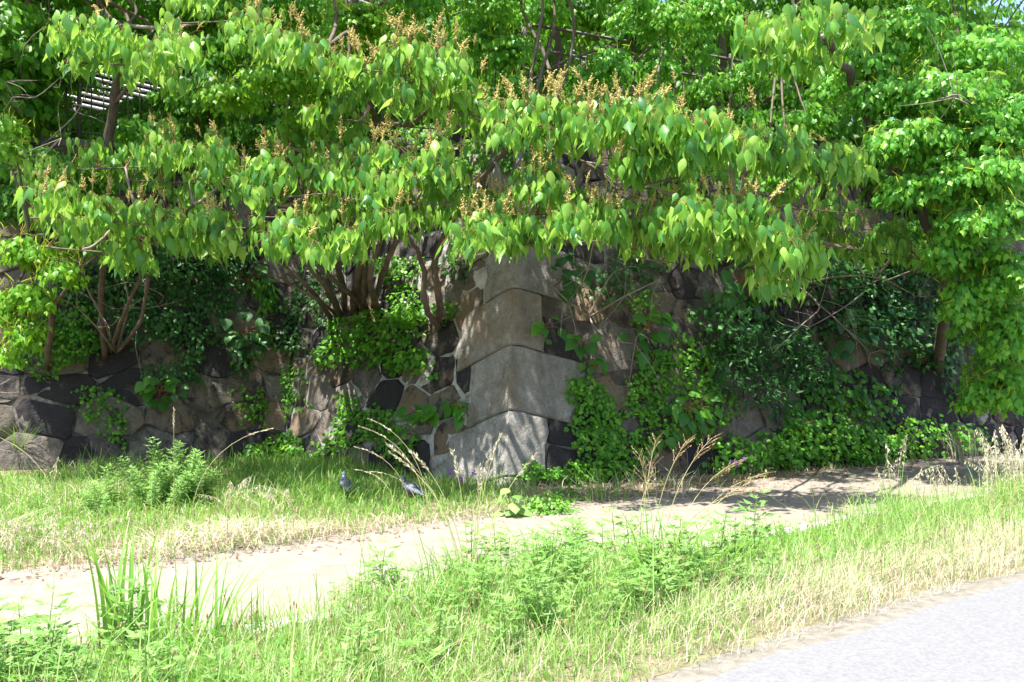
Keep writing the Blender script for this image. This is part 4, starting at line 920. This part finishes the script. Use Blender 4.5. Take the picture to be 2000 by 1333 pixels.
dead('bare twigs at the upper left edge', P(60, 300, 16), [[(40, 220, 13.5), (10, 160, 13)], [(100, 270, 13.5), (150, 220, 13.2), (170, 170, 13)], [(50, 300, 13), (120, 270, 12.8)], [(40, 120, 13.4), (90, 50, 13.3)], [(20, 200, 13), (70, 190, 12.8), (120, 150, 12.6)]])
dead('bare stems rising from the ledge at left', W(228, 690)[0], [[(268, 640, 13.4), (285, 560, 13.2), (280, 500, 13)], [(200, 620, 13.3), (170, 560, 13), (160, 500, 12.8)], [(250, 600, 13.2), (240, 540, 12.9)], [(190, 640, 13.3), (150, 600, 13)]], 'bark_pale', .022)
dead('bare grey branch poking out of the right-hand small-leaved tree', P(1820, 200, 12), [[(1845, 192, 11.0), (1870, 186, 10.9), (1895, 200, 10.9)], [(1865, 192, 10.9), (1895, 208, 10.8)]], 'bark_pale', .014)

# ------------------------------------------------------------------ grass
def blades(pos, h, wd, lean, leandir, mid=.55):
    n = len(pos); d = np.stack([np.cos(leandir), np.sin(leandir), np.zeros(n)], 1)
    side = np.stack([-np.sin(leandir+rng.uniform(-1.2, 1.2, n)), np.cos(leandir), np.zeros(n)], 1); side /= np.linalg.norm(side, axis=1, keepdims=True)
    V = []
    for f, wf in ((0, 1.0), (.4, .85), (.75, .55), (1.0, 0)):
        c = pos+d*(lean*h*f**1.8)[:, None]; c = c.copy(); c[:, 2] += h*f*(1-.42*np.clip(lean, 0, 1.3)*f)
        if wf: V += [c-side*(wd*wf)[:, None], c+side*(wd*wf)[:, None]]
        else: V.append(c)
    V = np.stack(V, 1).reshape(-1, 3)
    t = np.array([[0, 1, 3], [0, 3, 2], [2, 3, 5], [2, 5, 4], [4, 5, 6]])
    T = (t[None]+(np.arange(n)*7)[:, None, None]).reshape(-1, 3)
    return V, T
def inview(p, m=260):
    X = 1000+F*p[:, 0]/np.maximum(p[:, 1], .3); Yp = 700-F*(p[:, 2]-CAMH)/np.maximum(p[:, 1], .3)
    return (p[:, 1] > 2.5) & (X > -m) & (X < 2000+m) & (Yp < 1333+350)
def area(n, t0, t1, s0=-6.5, s1=14):
    s = rng.uniform(s0, s1, n); t = rng.uniform(0, 1, n)*(t1-t0)+t0
    p = np.stack([U[0]*s+NV[0]*t, U[1]*s+NV[1]*t, np.zeros(n)], 1); k = inview(p); return p[k], s[k], t[k]
def grass_obj(name, label, cat, parts, mat):
    mb = MB()
    for V, T in parts: mb.add(V, T)
    o = part(name, mb.mesh(name), mat); tag(o, label, cat, None, 'stuff'); return o
# verge: green and straw
p, s, t = area(270000, ROADT+.06, KERBT+.46); kt_ = kerb_t(s); q_ = t < kt_+.14; p, s, t, kt_ = p[q_], s[q_], t[q_], kt_[q_]; nz = vnoise(s, t, 1.4, 5)
edge = np.clip((t-ROADT-.08-.14*np.clip(vnoise(s, s*0, 2.6, 41)+.3, 0, 1))/.42, 0, 1); kedge = np.clip((kt_+.14-t)/.2, 0, 1)
dryp = np.clip(1.05-(t-ROADT)/.9+nz*.5+.26*np.clip(s-4.0, -3.0, 1.0), 0.04, 1)
dens = (0.13+.87*edge)*(.35+.65*kedge)*np.clip(.75+nz*.35, .25, 1)
bare = (t > KERBT-.12) & (s > 6.9) & (s < 8.6)
keep = rng.random(len(p)) < dens*np.where(bare, .12, 1)
isdry = rng.random(len(p)) < np.maximum(dryp*.85, .10)
gk = keep & ~isdry
h = np.clip(rng.lognormal(-2.05, .5, gk.sum()), .05, .42)*(.75+.5*np.clip(nz[gk]+.3, 0, 1.2))*(.5+.5*edge[gk])
h = np.where(rng.random(gk.sum()) < .03, h*rng.uniform(1.6, 2.6, gk.sum()), h)
grass_obj('verge_grass', 'fresh green grass covering the verge between road and path', 'grass', [blades(p[gk]+np.array([0, 0, .03]), h, rng.uniform(.0014, .0038, gk.sum()), rng.uniform(.1, 1.0, gk.sum()), rng.uniform(0, 6.283, gk.sum()))], M['grass'])
dk = keep & isdry
h = rng.uniform(.08, .30, dk.sum())*(.4+.6*edge[dk])
grass_obj('dry_verge_grass', 'pale straw-coloured dry grass along the road edge', 'dry grass', [blades(p[dk]+np.array([0, 0, .02]), h, rng.uniform(.0010, .0023, dk.sum()), rng.uniform(.2, 1.4, dk.sum()), rng.normal(.4, 1.3, dk.sum()))], M['straw'])
# bank between path and wall
def wall_front(p):
    """distance in front of the wall foot (positive = in front)"""
    dR = (p[:, 0]-C.x)*fR.n.x+(p[:, 1]-C.y)*fR.n.y; dT = (p[:, 0]-C.x)*fT.n.x+(p[:, 1]-C.y)*fT.n.y; dL = (p[:, 0]-I.x)*fL.n.x+(p[:, 1]-I.y)*fL.n.y
    return np.minimum(np.maximum(dR, dT), dL)
p, s, t = area(230000, PATHT-.03, PATHT+6.5, -8, 15); wf = wall_front(p); nz = vnoise(s, t, 1.5, 8)
q2 = vnoise(s*1.0, t*0, 2.2, 2)*.13
left = np.clip((7.9-s)/1.3, 0, 1)
ok = (wf > -.03) & (t > PATHT+q2*.9+.02)
edge = np.clip((t-PATHT-q2)/.25, 0, 1)
dryp = np.clip(1.35-(t-PATHT-.1)/1.15+nz*.7, 0.2, 1)*np.where(s < 5.0, 1, .8)
keep = ok & (rng.random(len(p)) < (.35+.65*edge)*np.clip(.8+nz*.3, .3, 1)*(.12+.88*left))
isdry = rng.random(len(p)) < dryp*.85
gk = keep & ~isdry
h = np.clip(rng.lognormal(-2.2, .55, gk.sum()), .04, .42)*(.7+.5*np.clip(nz[gk]+.3, 0, 1.2))*(.5+.5*edge[gk])
grass_obj('bank_grass', 'shaded green grass between the path and the wall foot', 'grass', [blades(p[gk], h, rng.uniform(.003, .006, gk.sum()), rng.uniform(.1, 1.0, gk.sum()), rng.uniform(0, 6.283, gk.sum()))], M['grass_shade'])
dk = keep & isdry
h = rng.uniform(.06, .30, dk.sum())*(.35+.65*edge[dk])*np.where(s[dk] < 5, 1.0, .6)*np.clip(.8+nz[dk]*.6, .4, 1.5)
grass_obj('dry_bank_grass', 'bleached dry grass lying along the far edge of the path', 'dry grass', [blades(p[dk], h, rng.uniform(.002, .004, dk.sum()), rng.uniform(.6, 2.6, dk.sum()), rng.normal(3.6, 1.8, dk.sum()))], M['straw'])

# leaf litter and twigs under the trees on the right and along the path edge
n = 3600; s = np.concatenate([rng.uniform(8.5, 15, n//2), rng.uniform(-6, 14, n//2)]); t = np.concatenate([rng.uniform(PATHT-1.2, PATHT+1.0, n//2)**1, PATHT+rng.normal(.0, .16, n//2)+vnoise(s[n//2:], s[n//2:]*0, 2.2, 2)*.13])
pp = np.stack([U[0]*s+NV[0]*t, U[1]*s+NV[1]*t, np.full(n, .012)], 1); k = wall_front(pp) > .0; k &= (rng.random(n) < np.where(t < PATHT-.5, .35, .9)); pp = pp[k]; n = len(pp)
V, T = copies(NARROW[0][0], NARROW[0][1], frames(np.stack([np.cos(a_ := rng.uniform(0, 6.283, n)), np.sin(a_), rng.normal(.05, .1, n)], 1), rdir(n)*.4+np.array([0, 0, 1.0])), pp, rng.uniform(.02, .075, n))
tag(part('leaf_litter', mesh_np('leaf_litter', V, T), M['litter']), 'brown twigs and fallen leaves scattered along the path edge', 'leaf litter', None, 'stuff')

# ------------------------------------------------------------------ mugwort
def mugwort_tpl(h, nl, seed, spread=.11):
    r = np.random.default_rng(seed); Y, Z, Pp, Sc = [], [], [], []
    lean = r.normal(0, .08, 2); st = MB()
    ax = lambda f: np.array([lean[0]*f*f*h*2, lean[1]*f*f*h*2, h*f])
    for i in range(nl):
        f = .12+.88*i/(nl-1); a = i*2.4+r.uniform(-.3, .3); L = spread*(1.25-.62*f)*r.uniform(.8, 1.25)
        d = np.array([math.cos(a), math.sin(a), .25+.5*f]); d /= np.linalg.norm(d); sd_ = np.array([-math.sin(a), math.cos(a), 0]); b = ax(f)
        for (q, sg, ll) in ((.95, 0, .62), (.75, 1, .5), (.75, -1, .5), (.45, 1, .48), (.45, -1, .48), (.2, 1, .25), (.2, -1, .25)):
            pp_ = b+d*L*q*.6+np.array([0, 0, -.25*L*q*q]); dd = d*(.6 if sg else 1)+sd_*sg*.75+np.array([0, 0, r.normal(-.08, .15)])
            Y.append(dd); Z.append(np.array([0, 0, 1.0])+r.normal(0, .35, 3)); Pp.append(pp_); Sc.append(L*ll*1.15)
    V, T = copies(NARROW[0][0]*np.array([1.0, 1, 1]), NARROW[0][1], frames(np.array(Y), np.array(Z)), np.array(Pp), np.array(Sc))
    st.add(V, T); st.tube([ax(f) for f in (0, .35, .7, 1)], [.0035, .003, .0025, .001], 4, False)
    return np.concatenate(st.V), np.concatenate(st.T)
MUGT = [mugwort_tpl(.74, 44, 11, .13), mugwort_tpl(.58, 34, 12, .14)]
MUG = [mugwort_tpl(.20, 9, 1), mugwort_tpl(.28, 12, 2), mugwort_tpl(.16, 8, 3, .13), mugwort_tpl(.32, 18, 4, .12)]+MUGT
def zrot(n):
    a = rng.uniform(0, 6.283, n); z = np.zeros(n); o = np.ones(n); c, s_ = np.cos(a), np.sin(a)
    return np.stack([np.stack([c, -s_, z], 1), np.stack([s_, c, z], 1), np.stack([z, z, o], 1)], 1)
p, s, t = area(6800, ROADT+.75, KERBT+.3); nz = vnoise(s, t, 1.1, 21)
prob = np.clip(.42+nz*.55+.2*(t-ROADT-1.0), 0, 1)*np.clip((6.3-s)/2.2, .04, 1)
k = rng.random(len(p)) < prob*.28; p = p[k]; mb = MB(); wh = rng.integers(0, 4, len(p))
for j in range(4):
    q = p[wh == j]; mb.copies(MUG[j][0], MUG[j][1], zrot(len(q)), q+np.array([0, 0, .02]), rng.uniform(.7, 1.35, len(q)))
tag(part('mugwort_patch', mb.mesh('mugwort_patch'), M['mugwort']), 'feathery green mugwort growing through the verge grass', 'weeds', None, 'stuff')
# low clover-like broad weeds
p, s, t = area(26000, ROADT+.8, KERBT); nz = vnoise(s, t, 1.3, 31); k = rng.random(len(p)) < np.clip(nz*1.2+.1, 0, .8)*np.clip((7.4-s)/1.0, .1, 1); p = p[k]; n = len(p)
p[:, 2] = rng.uniform(.03, .16, n)
V, T = copies(IVY[0][0], IVY[0][1], frames(rdir(n)*np.array([1, 1, .3]), rdir(n)*.5+np.array([0, 0, 1.0])), p, rng.uniform(.025, .055, n))
tag(part('broadleaf_weeds', mesh_np('broadleaf_weeds', V, T), M['ivy']), 'low broad-leaved weeds among the verge grass', 'weeds', None, 'stuff')
# plantain-like brown seed heads over the verge
p, s, t = area(2600, ROADT+.45, KERBT); k = rng.random(len(p)) < .55; p = p[k]; n = len(p); hh = rng.uniform(.10, .30, n)
mb = MB(); lx = rng.normal(0, .035, (n, 2))
for i in range(n):
    e = p[i]+np.array([lx[i, 0], lx[i, 1], hh[i]]); mb.tube([p[i], (p[i]+e)/2, e], .0011, 3, False)
    d = np.array([lx[i, 0], lx[i, 1], hh[i]]); d /= np.linalg.norm(d); L = rng.uniform(.012, .03)
    mb.tube([e, e+d*L*.3, e+d*L*.8, e+d*L], [.002, .0048, .0045, .001], 5, False)
tag(part('seed_stalks', mb.mesh('seed_stalks'), M['seedhead']), 'thin stalks with small brown seed heads across the verge', 'seed stalks', None, 'stuff')

def mug_bush(label, base, n, rad, sc, mb_idx=(1, 3)):
    t = thing('mugwort_bush', label, 'plant', base)
    for i in range(n):
        a = rng.uniform(0, 6.283); q = rad*math.sqrt(rng.random()); tp_ = MUG[mb_idx[i % len(mb_idx)]]
        s_ = sc*rng.uniform(.65, 1.1)*(1-.45*q/rad)
        key = ('mug', mb_idx[i % len(mb_idx)])
        if key not in leafy.cache:
            me = mesh_np('shoot', *tp_); me.materials.append(M['mugwort']); leafy.cache[key] = me
        part('shoot', leafy.cache[key], None, t, Matrix.Translation(Vector(base)+Vector((math.cos(a)*q, math.sin(a)*q, 0))) @ Matrix.Rotation(math.cos(a+1.57)*q/rad*.45, 4, 'X') @ Matrix.Rotation(math.cos(a)*q/rad*.45, 4, 'Y') @ Matrix.Rotation(rng.uniform(0, 6.28), 4, 'Z') @ Matrix.Scale(s_, 4))
mug_bush('tall bushy mugwort on the bank before the left wall', G(330, 985), 34, .34, 1.1, (4, 5))
mug_bush('lower mugwort left of the tall bushy one', G(215, 1000), 16, .28, .8, (5, 3))
mug_bush('spindly mugwort standing up against the path left of centre', G(770, 1165), 5, .12, 1.25)
mug_bush('mugwort clump at the base of the central plumed grass', G(915, 1190), 9, .2, 1.0)
mug_bush('upright mugwort near the lower left corner', G(85, 1330), 6, .12, 1.1)
mug_bush('slim mugwort left of the central plumed grass', G(690, 1205), 6, .15, 1.1)
mug_bush('bushy mugwort below the brown plumed grass', G(1260, 1180), 12, .26, .9, (0, 1))
mug_bush('greyish mugwort right of the brown plumed grass', G(1470, 1170), 8, .2, 1.0)

# ------------------------------------------------------------------ big grass clumps and plumed stalks
def clump(label, base, n, L, rad, wd=.006, mat='grass', straw=0, lean=(.1, .7), name='grass_clump', cat='grass clump'):
    t = thing(name, label, cat, base)
    for i in range(n):
        a = rng.uniform(0, 6.283); q = rad*math.sqrt(rng.random()); p = np.array(base)+np.array([math.cos(a)*q, math.sin(a)*q, 0])
        l = L*rng.uniform(.55, 1.1); d = a+rng.normal(0, .6); ln = rng.uniform(*lean)
        pts = []; ws = []
        for f in np.linspace(0, 1, 8):
            pts.append(p+np.array([math.cos(d)*ln*l*f**2, math.sin(d)*ln*l*f**2, l*f*(1-.35*ln*f)])); ws.append(wd*(1-f**2.2)*(.6+.4*min(1, f*4))+.0004)
        pts = np.array(pts); ws = np.array(ws); sd_ = np.array([-math.sin(d+rng.normal(0, .7)), math.cos(d), 0]); sd_ /= np.linalg.norm(sd_)
        kk = np.array([0, 0, .35])*ws[:, None]
        V = np.stack([pts-sd_*ws[:, None]+kk, pts, pts+sd_*ws[:, None]+kk], 1).reshape(-1, 3)
        T = np.array([[j*3+k, j*3+k+1, j*3+k+4, j*3+k+3] for j in range(7) for k in range(2)])
        part('blade', MB().add(V, T).mesh('blade'), M['straw'] if rng.random() < straw else M[mat], t)
    return t
def plume(parent, base, h, bend_, d, kind, seeds=26, ln=.22):
    """one stalk with a seed head; kind foxtail / oat / panicle"""
    if kind != 'oat' and h > .55: h *= 1.28; bend_ *= 1.15
    pts = [np.array(base)+np.array([math.cos(d)*bend_*f**2.2, math.sin(d)*bend_*f**2.2, h*(f-.28*(bend_/max(h, .01))*f**4)]) for f in np.linspace(0, 1, 12)]
    pts = np.array(pts); part('stalk', MB().tube(pts, np.linspace(.0032, .0014, 12), 4, False).mesh('stalk'), M['stalk'], parent)
    mb = MB(); tot = h; f0 = 1-ln/h
    for i in range(seeds):
        f = f0+(1-f0)*(i/(seeds-1)); x = f*11; j = min(10, int(x)); c = pts[j]+(pts[j+1]-pts[j])*(x-j); tg = pts[j+1]-pts[j]; tg /= np.linalg.norm(tg)
        a = rng.uniform(0, 6.283); rd = np.array([math.cos(a), math.sin(a), 0])
        if kind == 'foxtail':
            y = tg*1.0+rd*.35; l = rng.uniform(.022, .036); o_ = c+rd*.003; k = 1
        elif kind == 'panicle':
            y = tg*.7+rd*.55; l = rng.uniform(.013, .021); k = 5; o_ = c
        else:
            y = rd*.35+np.array([0, 0, -1.0]); l = rng.uniform(.022, .032); k = 2; o_ = c
        for q in range(k):
            e = o_+(y*(q+1)*.019*(1.3-.6*(f-f0)/(1-f0)) if kind == 'panicle' else (rd*.022*(q+1)*(1.15-(f-f0)/(1-f0))+np.array([0, 0, -.012*q]) if kind == 'oat' else 0))
            tv, tt = NARROW[int(rng.integers(0, 2))]
            V, T = copies(tv*np.array([1.05, 1, 1]), tt, frames((y+rng.normal(0, .12, 3))[None], rng.normal(0, 1, (1, 3))), np.array([e]), [l]); mb.add(V, T)
            if kind != 'foxtail' and q == k-1: mb.tube([c, (c+e)/2+np.array([0, 0, .004]), e], .0007, 3, False)
    part('seed_head', mb.mesh('seed_head'), M['oat' if kind == 'oat' else ('seedhead' if kind == 'panicle' else 'straw')], parent)
def Gp(x, y, up=0): 
    v = G(x, y); return (v.x, v.y, up)
clump('clump of broad upright green blades at lower left in front of the path', Gp(320, 1290), 60, .62, .36, .0085, 'blade', .03, (.05, .65))
clump('small clump of tall wide blades at the left of the broad-bladed clump', Gp(225, 1285), 14, .78, .12, .011, 'blade', 0, (.1, .6))
t = clump('tall grass clump with arching pale plumes in the centre foreground', Gp(915, 1185), 34, .50, .14, .007, 'blade', .1, (.2, .9))
for x, y, h, b, d, k in ((900, 1180, .86, .42, 2.9, 'foxtail'), (905, 1185, .82, .38, 3.2, 'foxtail'), (910, 1180, .80, .30, 3.0, 'foxtail'), (915, 1180, .75, .12, 2.4, 'foxtail'), (920, 1185, .72, .10, .4, 'foxtail'), (925, 1185, .84, .14, .2, 'foxtail'), (940, 1185, .78, .30, .3, 'foxtail'), (930, 1180, .66, .05, 1.2, 'foxtail')):
    plume(t, Gp(x, y), h, b, d, k, 30, .18)
t = clump('tall grass clump with brown spreading plumes right of centre', Gp(1290, 1150), 70, .62, .30, .006, 'blade', .15, (.2, .9))
for x, y, h, b, d in ((1270, 1145, .80, .22, .2), (1290, 1150, .84, .30, .1), (1310, 1150, .74, .42, .3), (1330, 1145, .70, .52, .2), (1250, 1150, .78, .12, .6), (1300, 1145, .62, .5, 0), (1340, 1140, .66, .55, .4), (1280, 1150, .7, .1, 2.6), (1235, 1140, .62, .15, .5)):
    plume(t, Gp(x, y), h, b, d, 'panicle', 15, .22)
clump('wide green grass tuft on the verge below the brown plumes', Gp(1400, 1130), 60, .48, .30, .006, 'blade', .05, (.2, 1.0))
for lab_, gx, gy, n_, l_ in (('fine grass tuft on the verge between the two plumed clumps', 1110, 1180, 44, .42), ('fine grass tuft left of the central plumed clump', 760, 1225, 40, .40), ('fine grass tuft right of the broad-bladed clump', 560, 1265, 40, .38), ('straggling grass tuft on the verge right of the wide green tuft', 1560, 1110, 40, .36), ('leaning grass tuft near the bottom centre of the verge', 880, 1290, 36, .34), ('sparse grass tuft by the kerb at right', 1680, 1050, 36, .32)):
    clump(lab_, Gp(gx, gy), n_, l_, .24, .0035, 'blade', .3, (.2, 1.1))
t = thing('oat_plant', 'pair of thin bleached oat stalks standing before the path at right', 'oat plant', Gp(1745, 1010))
for x, y, h, b, d in ((1738, 1010, .70, .03, 2.8), (1750, 1012, .80, .10, .2), (1752, 1015, .62, .42, .1), (1722, 1000, .45, .05, 3), (1790, 1000, .45, .06, .2)): plume(t, Gp(x, y), h, b, d, 'oat', 26, .3)
t = thing('oat_plant', 'dense cluster of bleached white oats at the right edge', 'oat plant', Gp(1960, 1000))
for i in range(26): plume(t, Gp(1930+rng.uniform(0, 85), 985+rng.uniform(0, 35)), rng.uniform(.55, .92), rng.uniform(.05, .35), rng.uniform(-.5, 3.4), 'oat', 24, .32)
clump('green grass tuft below the white oats at the right edge', Gp(1970, 1010), 60, .34, .34, .006, 'blade', .1, (.2, .9))
t = thing('oat_plant', 'small bleached oats beside the pair at right', 'oat plant', Gp(1850, 985))
for i in range(8): plume(t, Gp(1815+rng.uniform(0, 70), 975+rng.uniform(0, 20)), rng.uniform(.3, .5), rng.uniform(.05, .25), rng.uniform(-.5, 3.4), 'oat', 16, .2)
t = thing('oat_plant', 'low heap of bleached oats at the left edge of the far bank', 'oat plant', Gp(70, 1085))
for i in range(30): plume(t, Gp(-20+rng.uniform(0, 200), 1060+rng.uniform(0, 45)), rng.uniform(.18, .34), rng.uniform(.05, .3), rng.uniform(-.5, 6), 'oat', 14, .14)
t = thing('grass_stalk', 'long pale seed stalk leaning right before the mugwort bush', 'grass stalk', Gp(375, 1020))
plume(t, Gp(375, 1020), .82, .62, .1, 'foxtail', 34, .16); plume(t, Gp(340, 1010), .80, .03, 2, 'foxtail', 30, .2)
t = thing('grass_stalk', 'long pale seed stalk leaning in from the left edge', 'grass stalk', Gp(115, 1030))
plume(t, Gp(115, 1030), .85, .75, 3.0, 'foxtail', 30, .12); plume(t, Gp(95, 1020), .62, .1, 1.0, 'oat', 20, .2)
t = thing('grass_stalk', 'pale arching grass plumes before the creepers left of the corner', 'grass stalk', Gp(800, 1010))
for x, y, h, b, d in ((830, 1010, .80, .55, 3.0), (835, 1005, .84, .52, 2.9), (800, 1005, .62, .45, 3.2), (815, 1000, .52, .5, 2.9), (770, 995, .5, .4, 3)): plume(t, Gp(x, y), h, b, d, 'foxtail', 34, .22)
t = thing('grass_stalk', 'straw-coloured bent stalks on the dry bank left of the pigeons', 'grass stalk', Gp(480, 1020))
for i in range(12): plume(t, Gp(430+rng.uniform(0, 150), 1000+rng.uniform(0, 30)), rng.uniform(.25, .45), rng.uniform(.1, .4), rng.uniform(0, 6), 'oat', 14, .12)
clump('tuft of fine drooping grass on the ledge of the far left wall', tuple(W(40, 880)[0]), 40, .55, .12, .004, 'blade', .1, (.3, .9))
clump('dry brown grass tuft in the shade at the right end of the wall', Gp(1890, 905), 46, .55, .3, .004, 'straw', .6, (.2, .9))
clump('green grass tuft right of the corner foot', Gp(1180, 975), 50, .36, .26, .004, 'grass_shade', .2, (.3, 1.0))
clump('dry grass tuft on the bank below the brown plumes', Gp(1290, 965), 50, .42, .35, .004, 'straw', .5, (.3, 1.0))

# heart-leaved seedling and low shrub at the corner foot
def ground_plant(label, base, n, leaf, rad, hgt, tpls, mat, nobj, name='seedling', cat='plant'):
    t = thing(name, label, cat, base); v = rdir(n); v[:, 2] = np.abs(v[:, 2]); q = rng.uniform(.4, 1, n)
    Pp = np.array(base)+v*np.array([rad, rad, hgt])*q[:, None]
    mb = MB()
    for i in range(min(n, 14)): mb.tube([base, (np.array(base)+Pp[i])/2+np.array([0, 0, .02]), Pp[i]], .004, 4, False)
    part('stem', mb.mesh('stem'), M['stem'], t)
    leafy(t, tpls, v*np.array([1, 1, .1])+np.array([0, 0, -.35])+rng.normal(0, .2, (n, 3)), v*.4+np.array([0, -.4, .8])+rng.normal(0, .25, (n, 3)), Pp, leaf*rng.uniform(.7, 1.2, n), M[mat], nobj)
ground_plant('yellow-green heart-leaved seedling at the corner foot beside the path', Gp(1000, 1008), 11, .14, .15, .30, HEART, 'mugwort', 11)
ground_plant('low rounded yellow-green shrub right of the corner foot seedling', Gp(1070, 1000), 420, .045, .30, .20, SMALL, 'ivy', 0, 'shrub', 'shrub')
ground_plant('dark leafy weed right of the low rounded shrub', Gp(1110, 975), 30, .08, .2, .2, HEART, 'heart', 30)
ground_plant('broad-leaved weed standing at the near edge of the path', Gp(1130, 1170), 12, .09, .12, .26, HEART, 'mugwort', 12)
def flowers(label, x, y, n):
    b = Gp(x, y); t = thing('purple_flower', label, 'flower', b)
    for i in range(n):
        e = Vector(b)+Vector((rng.normal(0, .09), rng.normal(0, .05), rng.uniform(.18, .28)))
        part('stem', MB().tube([Vector(b), Vector(b).lerp(e, .5), e], .002, 4, False).mesh('stem'), M['stem'], t)
        m = 14; v = rdir(m); V, T = copies(SMALL[0][0], SMALL[0][1], frames(v, rdir(m)), np.array(e)+v*.008, np.full(m, .03))
        part('flower_head', mesh_np('flower_head', V, T), M['petal'], t)
flowers('pair of purple flowers left of the corner foot', 890, 968, 3)
flowers('purple flowers at the foot of the right wall', 1450, 940, 4)

# ------------------------------------------------------------------ pigeons
pg_body = plain_mat('pigeon_feathers', [(0.35, (0.05, 0.056, 0.07)), (0.5, (0.11, 0.122, 0.145)), (0.65, (0.18, 0.195, 0.22))], 30, 0.6, 0.2, 0.004)
pg_dark = plain_mat('pigeon_neck', [(0.3, (0.03, 0.04, 0.06)), (0.6, (0.05, 0.08, 0.10)), (0.8, (0.10, 0.07, 0.14))], 18, 0.35, 0.1, 0.002)
pg_leg = plain_mat('pigeon_leg', [(0.3, (0.30, 0.08, 0.06)), (0.7, (0.42, 0.14, 0.11))], 20, 0.6, 0.1, 0.002)
def pigeon(label, loc, yaw):
    t = thing('pigeon', label, 'pigeon', loc, 'pigeons on the bank'); Mx = Matrix.Translation(loc) @ Matrix.Rotation(yaw, 4, 'Z')
    def loft(st, n=12):
        V = []; 
        for (x, z, rw, rh) in st:
            for k in range(n):
                a = 2*math.pi*k/n; V.append([x, math.cos(a)*rw, z+math.sin(a)*rh])
        m = len(st); T = [[i*n+k, i*n+(k+1) % n, (i+1)*n+(k+1) % n, (i+1)*n+k] for i in range(m-1) for k in range(n)]
        return MB().add(V, np.array(T)).mesh('loft')
    body = loft([(-.20, .085, .004, .003), (-.17, .088, .028, .008), (-.12, .098, .034, .018), (-.07, .112, .048, .038), (-.01, .128, .062, .056), (.04, .142, .062, .060), (.08, .16, .050, .050), (.10, .185, .034, .036), (.108, .21, .026, .027), (.115, .232, .025, .026), (.128, .246, .022, .021), (.142, .246, .012, .012), (.148, .245, .002, .002)])
    part('body', body, pg_body, t, Mx)
    part('neck', loft([(.070, .158, .0525, .0525), (.099, .186, .0365, .0385), (.1085, .211, .0275, .0285), (.114, .226, .0262, .0272)]), pg_dark, t, Mx)
    part('beak', loft([(.140, .246, .006, .006), (.155, .242, .005, .004), (.168, .236, .001, .001)], 6), pg_dark, t, Mx)
    for sgn in (-1, 1):
        V = []; st = [(.06, .155, .03), (.02, .152, .046), (-.05, .128, .042), (-.12, .105, .026), (-.175, .092, .004)]
        for (x, z, hh) in st:
            for (dy, dz) in ((.046, hh*.75), (.066, 0), (.05, -hh*.8)): V.append([x, sgn*(dy*(1 if x > -.06 else .62)), z+dz])
        T = [[i*3+k, i*3+k+1, i*3+k+4, i*3+k+3] for i in range(4) for k in range(2)]
        wm = MB().add(V, np.array(T)).mesh('wing'); o = part('wing', wm, pg_body, t, Mx); so_ = o.modifiers.new('thick', 'SOLIDIFY'); so_.thickness = .008
        part('leg', MB().tube([(0.01, sgn*.025, .09), (.0, sgn*.026, .04), (.012, sgn*.027, .004)], .006, 6).tube([(.0, sgn*.027, .005), (.04, sgn*.03, .003)], .004, 5).tube([(.012, sgn*.027, .005), (.035, sgn*.045, .003)], .0035, 5).mesh('leg'), pg_leg, t, Mx)
        ec = np.array([.127, sgn*.0215, .25])
        part('eye', MB().tube([ec-np.array([0, sgn*.002, 0]), ec+np.array([0, sgn*.0025, 0])], [.0042, .003], 8).mesh('eye'), pg_leg, t, Mx)
pigeon('upright grey pigeon seen from behind on the bank, the left of two', Vector(Gp(675, 972)), 1.9)
pigeon('plump blue-grey pigeon nearer the corner stones, facing away left', Vector(Gp(803, 980)), 2.4)
